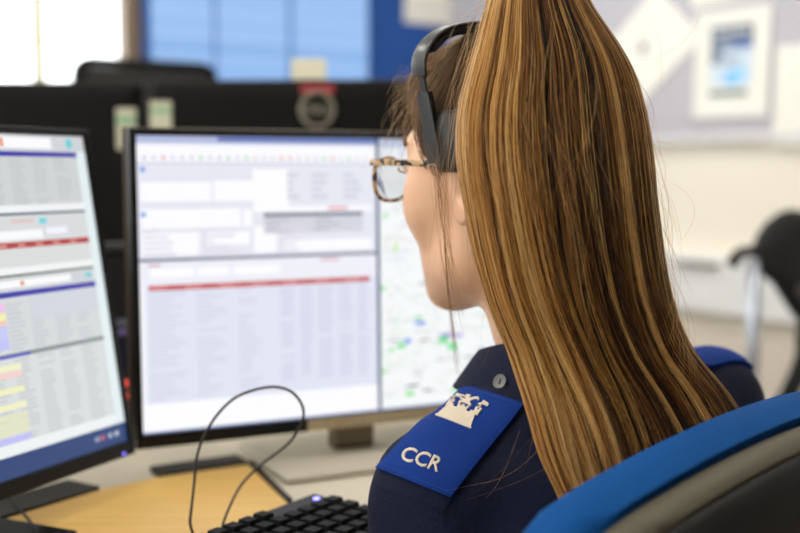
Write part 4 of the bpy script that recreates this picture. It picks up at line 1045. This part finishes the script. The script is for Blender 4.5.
def centre(t): return np.stack([np.interp(t, fl, fine[:, i]) for i in range(3)], -1)
def widths(t): return np.interp(t, fl, fw[:, 0]), np.interp(t, fl, fw[:, 1])
LAT = np.array((.985, .17, 0)); LAT /= np.linalg.norm(LAT); DEP = np.array((.17, -.985, 0))    # lateral; towards the viewer side
def pony(N, nclump, K_, rad, lo=.0, rough=1.0, tint_fn=None):
    # clumps on the cross-section, mostly near its skin
    ca = RNG.uniform(0, 2 * PI, nclump); cr = np.sqrt(RNG.uniform(.25, 1, nclump)); cx = cr * np.cos(ca); cy = cr * np.sin(ca) * .9
    cl = RNG.integers(0, nclump, N)
    sx = RNG.normal(0, .030, N); sy = RNG.normal(0, .04, N)
    sup = np.array([-1.0, -.80, -.62, -.50, -.34, -.16, -.04, .12, .30, .44, .62, .78, .95]); scx = sup[np.argmin(np.abs(cx[:, None] + RNG.normal(0, .07, nclump)[:, None] - sup[None]), axis=1)] + .03 * np.sin(cx * 9)
    tend = np.clip(RNG.normal(.975, .035, nclump), .84, 1.04)[cl] + RNG.normal(0, .012, N)
    tend += .02 * np.clip(-cx[cl] - .40, 0, .6) * 1.0        # the left side is cut shorter
    ph1 = RNG.uniform(0, 6.28, nclump); ph2 = RNG.uniform(0, 6.28, N); am = RNG.normal(0, .0007, N) * rough
    out = np.zeros((N, K_, 3))
    for k in range(K_):
        s = k / (K_ - 1); t = np.clip(s * tend, 0, 1)
        w1, w2 = widths(t); c = centre(t)
        g = np.interp(t, [0, .15, .5, .8, 1], [1, 1, .9, .55, .25])      # clumps close towards the tips
        pull = np.clip(np.interp(t, [0, .45, .72, .9], [0, 0, .42, .80]) * np.where(cx[cl] < -.05, 1.15, 1), 0, .93); ax = cx[cl] * (1 - pull) + scx[cl] * pull + sx * g + .035 * np.sin(ph1[cl] + t * 5) * np.clip(t * 2, 0, 1); ay = cy[cl] + sy * g
        rr = np.sqrt(ax ** 2 + ay ** 2); f_ = np.where(rr > 1, 1 / rr, 1); ax = ax * f_; ay = ay * f_
        lf = np.interp(t, [0, .15, .3], [0, .5, 1])
        out[:, k] = c + LAT * (ax * w1 + am * np.sin(ph2 + t * 9) * lf)[:, None] + DEP * (ay * w2 + am * np.cos(ph2 * 1.3 + t * 8) * lf)[:, None]
    base = tint_fn(cx[cl], cl, N) ; return out, RNG.uniform(*rad, N), tints(base)
hl = None
def tf(cx, cl, N):
    n = cl.max() + 1; b_ = RNG.uniform(0, 1, n)
    v = np.where(b_ < .40, .04, np.where(b_ < .68, .30, np.where(b_ < .90, .62, .90)))
    v = v + RNG.normal(0, .07, n)
    return v[cl] + .05 + .50 * np.clip(-cx - .15, 0, 1) + .10 * np.clip(cx - .35, 0, 1) - .12 * np.exp(-((cx - .12) / .3) ** 2) + RNG.normal(0, .17, N)  # left strands tinted more golden, side light put into the hair colour
Lp, rd_, tt = pony(30000, 1700, 40, (.00009, .00018), tint_fn=tf)
tail = strands('ponytail', Lp, rd_, tt, m_hair, person)
# solid core that keeps light from passing straight through
V = []; Fc = []; n1, n2 = 60, 20
for i in range(n1):
    t = .03 + .91 * i / (n1 - 1) ; c = centre(np.array([t]))[0]; a_, b_ = widths(np.array([t])); sc = .80 * (1 - max(0, (t - .55) / .42) ** 1.3)
    for j in range(n2):
        an = 2 * PI * j / n2; V.append(c + LAT * a_[0] * sc * math.cos(an) + DEP * b_[0] * sc * .8 * math.sin(an))
for i in range(n1 - 1):
    for j in range(n2): Fc.append((i * n2 + j, i * n2 + (j + 1) % n2, (i + 1) * n2 + (j + 1) % n2, (i + 1) * n2 + j))
Fc += [tuple(range(n2))[::-1], tuple(range((n1 - 1) * n2, n1 * n2))]
from_arrays('ponytail_core', V, Fc, mat('hair_core', (58, 38, 22), .6, bump=(500, .6)), person)
obj('hair_tie', sweep(bmesh.new(), [tuple(centre(np.array([.028]))[0] + LAT * .016 * math.cos(a) + np.array((0, -.5, .15)) * .02 * math.sin(a) + np.array((0, .012, .0)) * 0) for a in np.linspace(0, 2 * PI, 25)], circ(.0035, 8), caps=False), m_black, person, True)

# fly-away strands
fly = []; ftint = []
def curl(p0, p1, bend, n=24, wig=.002):
    p0, p1, bend = (np.array(q, float) for q in (p0, p1, bend)); t = np.linspace(0, 1, n)[:, None]
    ph = RNG.uniform(0, 6.28, 3); w_ = np.stack([np.sin(ph[i] + t[:, 0] * RNG.uniform(3, 8)) for i in range(3)], 1) * wig * t
    return (1 - t) ** 2 * p0 + 2 * t * (1 - t) * bend + t ** 2 * p1 + w_
# wisps in front of the forehead and temple (picture region 380-430, 40-140)
for k in range(150):
    x0, y0 = RNG.uniform(402, 436), RNG.uniform(62, 125); d0 = RNG.uniform(.965, 1.03)
    x1, y1 = x0 - RNG.uniform(-4, 26), y0 + RNG.uniform(5, 62)
    fly.append(curl(PX(x0, y0, d0), PX(x1, y1, d0 + .02), PX((x0 + x1) / 2 - RNG.uniform(4, 16), (y0 + y1) / 2 - RNG.uniform(0, 14), d0), wig=.0025)); ftint.append(RNG.uniform(.12, .5))
# the long side lock hanging before the ear to below the jaw
for k in range(46):
    d0 = RNG.uniform(.925, .94); x0 = RNG.uniform(425, 447); y0 = RNG.uniform(128, 170)
    y1 = RNG.uniform(200, 345); x1 = 441 + (y1 - 170) * .12 + RNG.normal(0, 4)
    fly.append(curl(PX(x0, y0, d0), PX(x1, y1, d0 - .005), PX(440 + RNG.normal(0, 4), (y0 + y1) / 2, d0 - .008), wig=.0015)); ftint.append(RNG.uniform(.1, .45))
for k in range(12):
    d0 = .925; fly.append(curl(PX(444, 225 + k, d0), PX(460 + RNG.normal(0, 3), RNG.uniform(355, 392), d0 - .02), PX(447, 300, d0 - .01), wig=.0012)); ftint.append(RNG.uniform(.1, .4))
# long loose hairs left of the ponytail
for k in range(20):
    x0, y0 = RNG.uniform(484, 512), RNG.uniform(-14, 6)
    x1 = RNG.uniform(425, 470); y1 = RNG.uniform(120, 300)
    fly.append(curl(PX(x0, y0, .855), PX(x1, y1, .865), PX(RNG.uniform(436, 462), RNG.uniform(40, 110), .855), wig=.002)); ftint.append(RNG.uniform(.3, .7))
for k in range(60):
    x0, y0 = RNG.uniform(466, 600), RNG.uniform(10, 200)
    y1 = y0 + RNG.uniform(60, 220); x1 = x0 + RNG.uniform(-40, 60)
    fly.append(curl(PX(x0, y0, .795), PX(x1, y1, .79), PX((x0 + x1) / 2 + RNG.uniform(-20, 20), (y0 + y1) / 2, .785), wig=.003)); ftint.append(RNG.uniform(.4, .9))
for k in range(46):
    y0 = RNG.uniform(60, 330); x0 = np.interp(y0, [0, 60, 130, 250, 330], [585, 628, 650, 662, 680]); y1 = y0 + RNG.uniform(40, 150)
    fly.append(curl(PX(x0, y0, .83), PX(x0 + RNG.uniform(-5, 34), y1, .83), PX(x0 + RNG.uniform(5, 34), (y0 + y1) / 2 - 10, .83), wig=.002)); ftint.append(RNG.uniform(.3, .8))
for (a, b_, c_) in (((640, 60), (700, 0), (690, 60)), ((655, 140), (705, 125), (690, 150)), ((665, 180), (675, 250), (715, 200)), ((500, 5), (425, 25), (460, 20)), ((500, -5), (440, 60), (455, 10)), ((660, 90), (640, 15), (670, 40))):
    fly.append(curl(PX(*a, .83), PX(*b_, .85), PX(*c_, .84))); ftint.append(.8)
for k in range(7):
    x0, y0 = RNG.uniform(520, 600), RNG.uniform(380, 440); x1 = x0 + RNG.uniform(-130, -10); y1 = y0 + RNG.uniform(50, 110)
    fly.append(curl(PX(x0, y0, .80), PX(x1, y1, .835), PX(x0 - 15, (y0 + y1) / 2 + 10, .80), wig=.002)); ftint.append(RNG.uniform(.2, .6))
strands('flyaway_strands', np.array(fly), np.full(len(fly), .00009), tints(np.array(ftint)), m_hair, person)

# ================================================================== GLASSES (worn)
m_tort = bpy.data.materials.new('tortoiseshell'); m_tort.use_nodes = True; nt = m_tort.node_tree; b = nt.nodes['Principled BSDF']
tc = nt.nodes.new('ShaderNodeTexCoord'); vo = nt.nodes.new('ShaderNodeTexNoise'); vo.inputs['Scale'].default_value = 170; vo.inputs['Detail'].default_value = 1
rp = nt.nodes.new('ShaderNodeValToRGB'); rp.color_ramp.elements[0].position = .44; rp.color_ramp.elements[0].color = lin((34, 24, 18)) + (1,)
rp.color_ramp.elements[1].position = .54; rp.color_ramp.elements[1].color = lin((186, 154, 112)) + (1,)
nt.links.new(tc.outputs['Object'], vo.inputs['Vector']); nt.links.new(vo.outputs[0], rp.inputs[0]); nt.links.new(rp.outputs[0], b.inputs['Base Color']); b.inputs['Roughness'].default_value = .18
gl = thing('eyeglasses', 'tortoiseshell eyeglasses worn by the woman', 'glasses', HM @ Vector((0, .1, -.01)))
m_lens = bpy.data.materials.new('lens'); m_lens.use_nodes = True; lb = m_lens.node_tree.nodes['Principled BSDF']; lb.inputs['Transmission Weight'].default_value = 1; lb.inputs['Roughness'].default_value = 0; lb.inputs['IOR'].default_value = 1.08
def rim_pts(s, n=36):
    o = []
    for k in range(n + 1):
        a = 2 * PI * k / n; ca, sa = math.cos(a), math.sin(a); sx_ = abs(ca) ** .8 * (1 if ca > 0 else -1) * .0262; sz = abs(sa) ** .85 * (1 if sa > 0 else -1) * (.0175 if sa > 0 else .0205)
        x = .0345 + sx_; o.append(Vector((s * x, .1055 - (abs(x) - .02) ** 2 * 3.2 - .0, -.012 + sz + (.002 if (sa > 0 and ca > 0) else 0))))
    return o
for s in (1, -1):
    pts = rim_pts(s)
    obj('rim', sweep(bmesh.new(), [HM @ p for p in pts + [pts[1]]], rrect(.0034, .0036, .001, 2), up=HF, caps=False), m_tort, gl, True)
    bm = bmesh.new(); fr = [bm.verts.new(HM @ (p + Vector((0, .0006, 0)))) for p in pts[:-1]]; bk = [bm.verts.new(HM @ (p - Vector((0, .0008, 0)))) for p in pts[:-1]]
    bm.faces.new(fr); bm.faces.new(bk[::-1])
    for k in range(len(fr)): bm.faces.new((fr[k], bk[k], bk[(k + 1) % len(fr)], fr[(k + 1) % len(fr)]))
    obj('lens', bm, m_lens, gl)
    pts = [HM @ Vector((s * x, y, z)) for x, y, z in ((.0605, .1012, .003), (.0655, .0985, .0035), (.0690, .094, .0035), (.0735, .070, .003), (.0755, .03, .002), (.0765, -.005, .001), (.0765, -.018, -.004), (.0755, -.034, -.022), (.073, -.041, -.036))]
    obj('temple', sweep(bmesh.new(), spline(pts, 40), rrect(.0026, .0062, .001, 2), up=Zv, rad=[1.05 - .35 * k / 39 for k in range(40)]), m_tort, gl, True)
    hz = obj('hinge', newbox((s * .066 - .0015, .089, .0012), (s * .066 + .0015, .098, .0052), HM, .0005), m_chrome, gl)
obj('bridge', tube([HM @ Vector(p) for p in ((-.0095, .1055, -.006), (-.004, .1105, -.002), (.004, .1105, -.002), (.0095, .1055, -.006))], .0018, 8, 12), m_tort, gl, True)
obj('tip_ornament', newbox((.0775, .000, -.0012), (.0785, .008, .0012), HM, .0003), m_chrome, gl)

# ================================================================== HEADSET (worn)
hs = thing('headset', 'black call headset with padded headband worn over her hair', 'headset', HM @ Vector((0, 0, .125)))
m_hs = mat('headset_dark_plastic', (34, 35, 37), .32, spec=.6); m_hs2 = mat('headset_black', (11, 11, 12), .45); m_pad = mat('headset_pad', (30, 29, 29), .8)
hp = [(.0915, .012, .074), (.0925, .012, .087), (.086, .011, .101), (.070, .010, .1135), (.048, .009, .1205), (.024, .008, .1235), (0, .008, .1245)]
hpR = [(-x, y, z) for x, y, z in hp[::-1]][1:]
band = spline([HM @ Vector(p) for p in hp + hpR], 70)
obj('headband', sweep(bmesh.new(), band, rrect(.0185, .0036, .0016, 3), up=[(HM @ Vector((0, 0, .03)) - Vector(p)) * -1 for p in band]), m_hs, hs, True)
inner = spline([HM @ Vector((x * .955, y, .03 + (z - .03) * .955)) for x, y, z in (hp + hpR)[2:-2]], 50)
obj('headband_pad', sweep(bmesh.new(), inner, rrect(.016, .008, .003, 3), up=[(HM @ Vector((0, 0, .03)) - Vector(p)) * -1 for p in inner]), m_pad, hs, True)
for s in (1, -1):
    a, b_ = Vector((s * .0905, .012, .078)), Vector((s * .081, .001, .006)); ax_ = (b_ - a).normalized(); yv = Vector((0, 1, 0)); ot = ax_.cross(yv) * s
    def seg(t0, t1, w_, th, off=0): return sweep(bmesh.new(), [HM @ (a + (b_ - a) * t0 + Vector((s * off, 0, 0))), HM @ (a + (b_ - a) * ((t0 + t1) / 2) + Vector((s * off, 0, 0))), HM @ (a + (b_ - a) * t1 + Vector((s * off, 0, 0)))], rrect(w_, th, .0012, 3), up=HL)
    obj('slider', seg(-.02, .50, .0070, .0026), m_hs2, hs, sharp=40)
    obj('arm', seg(.24, .80, .0135, .0070, .0005), m_hs, hs, sharp=40)
    obj('arm_sleeve', seg(.66, 1.05, .0155, .0095, .0008), m_hs, hs, sharp=40)
    if s == 1:
        obj('temple_pad', loft(rrect(.040, .052, .012, 5), [(.003, -.006), (0, -.003), (0, .006), (.005, .009)], HM @ Matrix.Translation((.0775, -.017, .020)) @ Matrix.Rotation(PI / 2, 4, 'Y') @ Matrix.Rotation(PI / 2, 4, 'Z')), m_hs2, hs, sharp=60)
    else:
        cm = HM @ Matrix.Translation((-.074, -.010, -.018)) @ Matrix.Rotation(-PI / 2, 4, 'Y')
        cup = obj('ear_cup', lathe([(.020, -.002), (.030, .001), (.031, .010), (.026, .018), (.015, .021)], cm, 28), m_hs2, hs, sharp=50)
        obj('ear_cushion', lathe([(.016, -.008), (.028, -.007), (.032, -.002), (.030, .002), (.018, .003)], cm, 28), m_pad, hs, True)
        obj('microphone_boom', tube([HM @ Vector(p) for p in ((-.088, -.005, -.03), (-.086, .03, -.06), (-.07, .075, -.078), (-.045, .105, -.080))], .0022, 8, 24), m_hs2, hs, True)
        obj('microphone', lathe([(.002, -.008), (.006, -.005), (.006, .005), (.003, .008)], HM @ Matrix.Translation((-.040, .108, -.080)) @ Matrix.Rotation(1.0, 4, 'Z') @ Matrix.Rotation(PI / 2, 4, 'X'), 14), m_pad, hs, sharp=50)
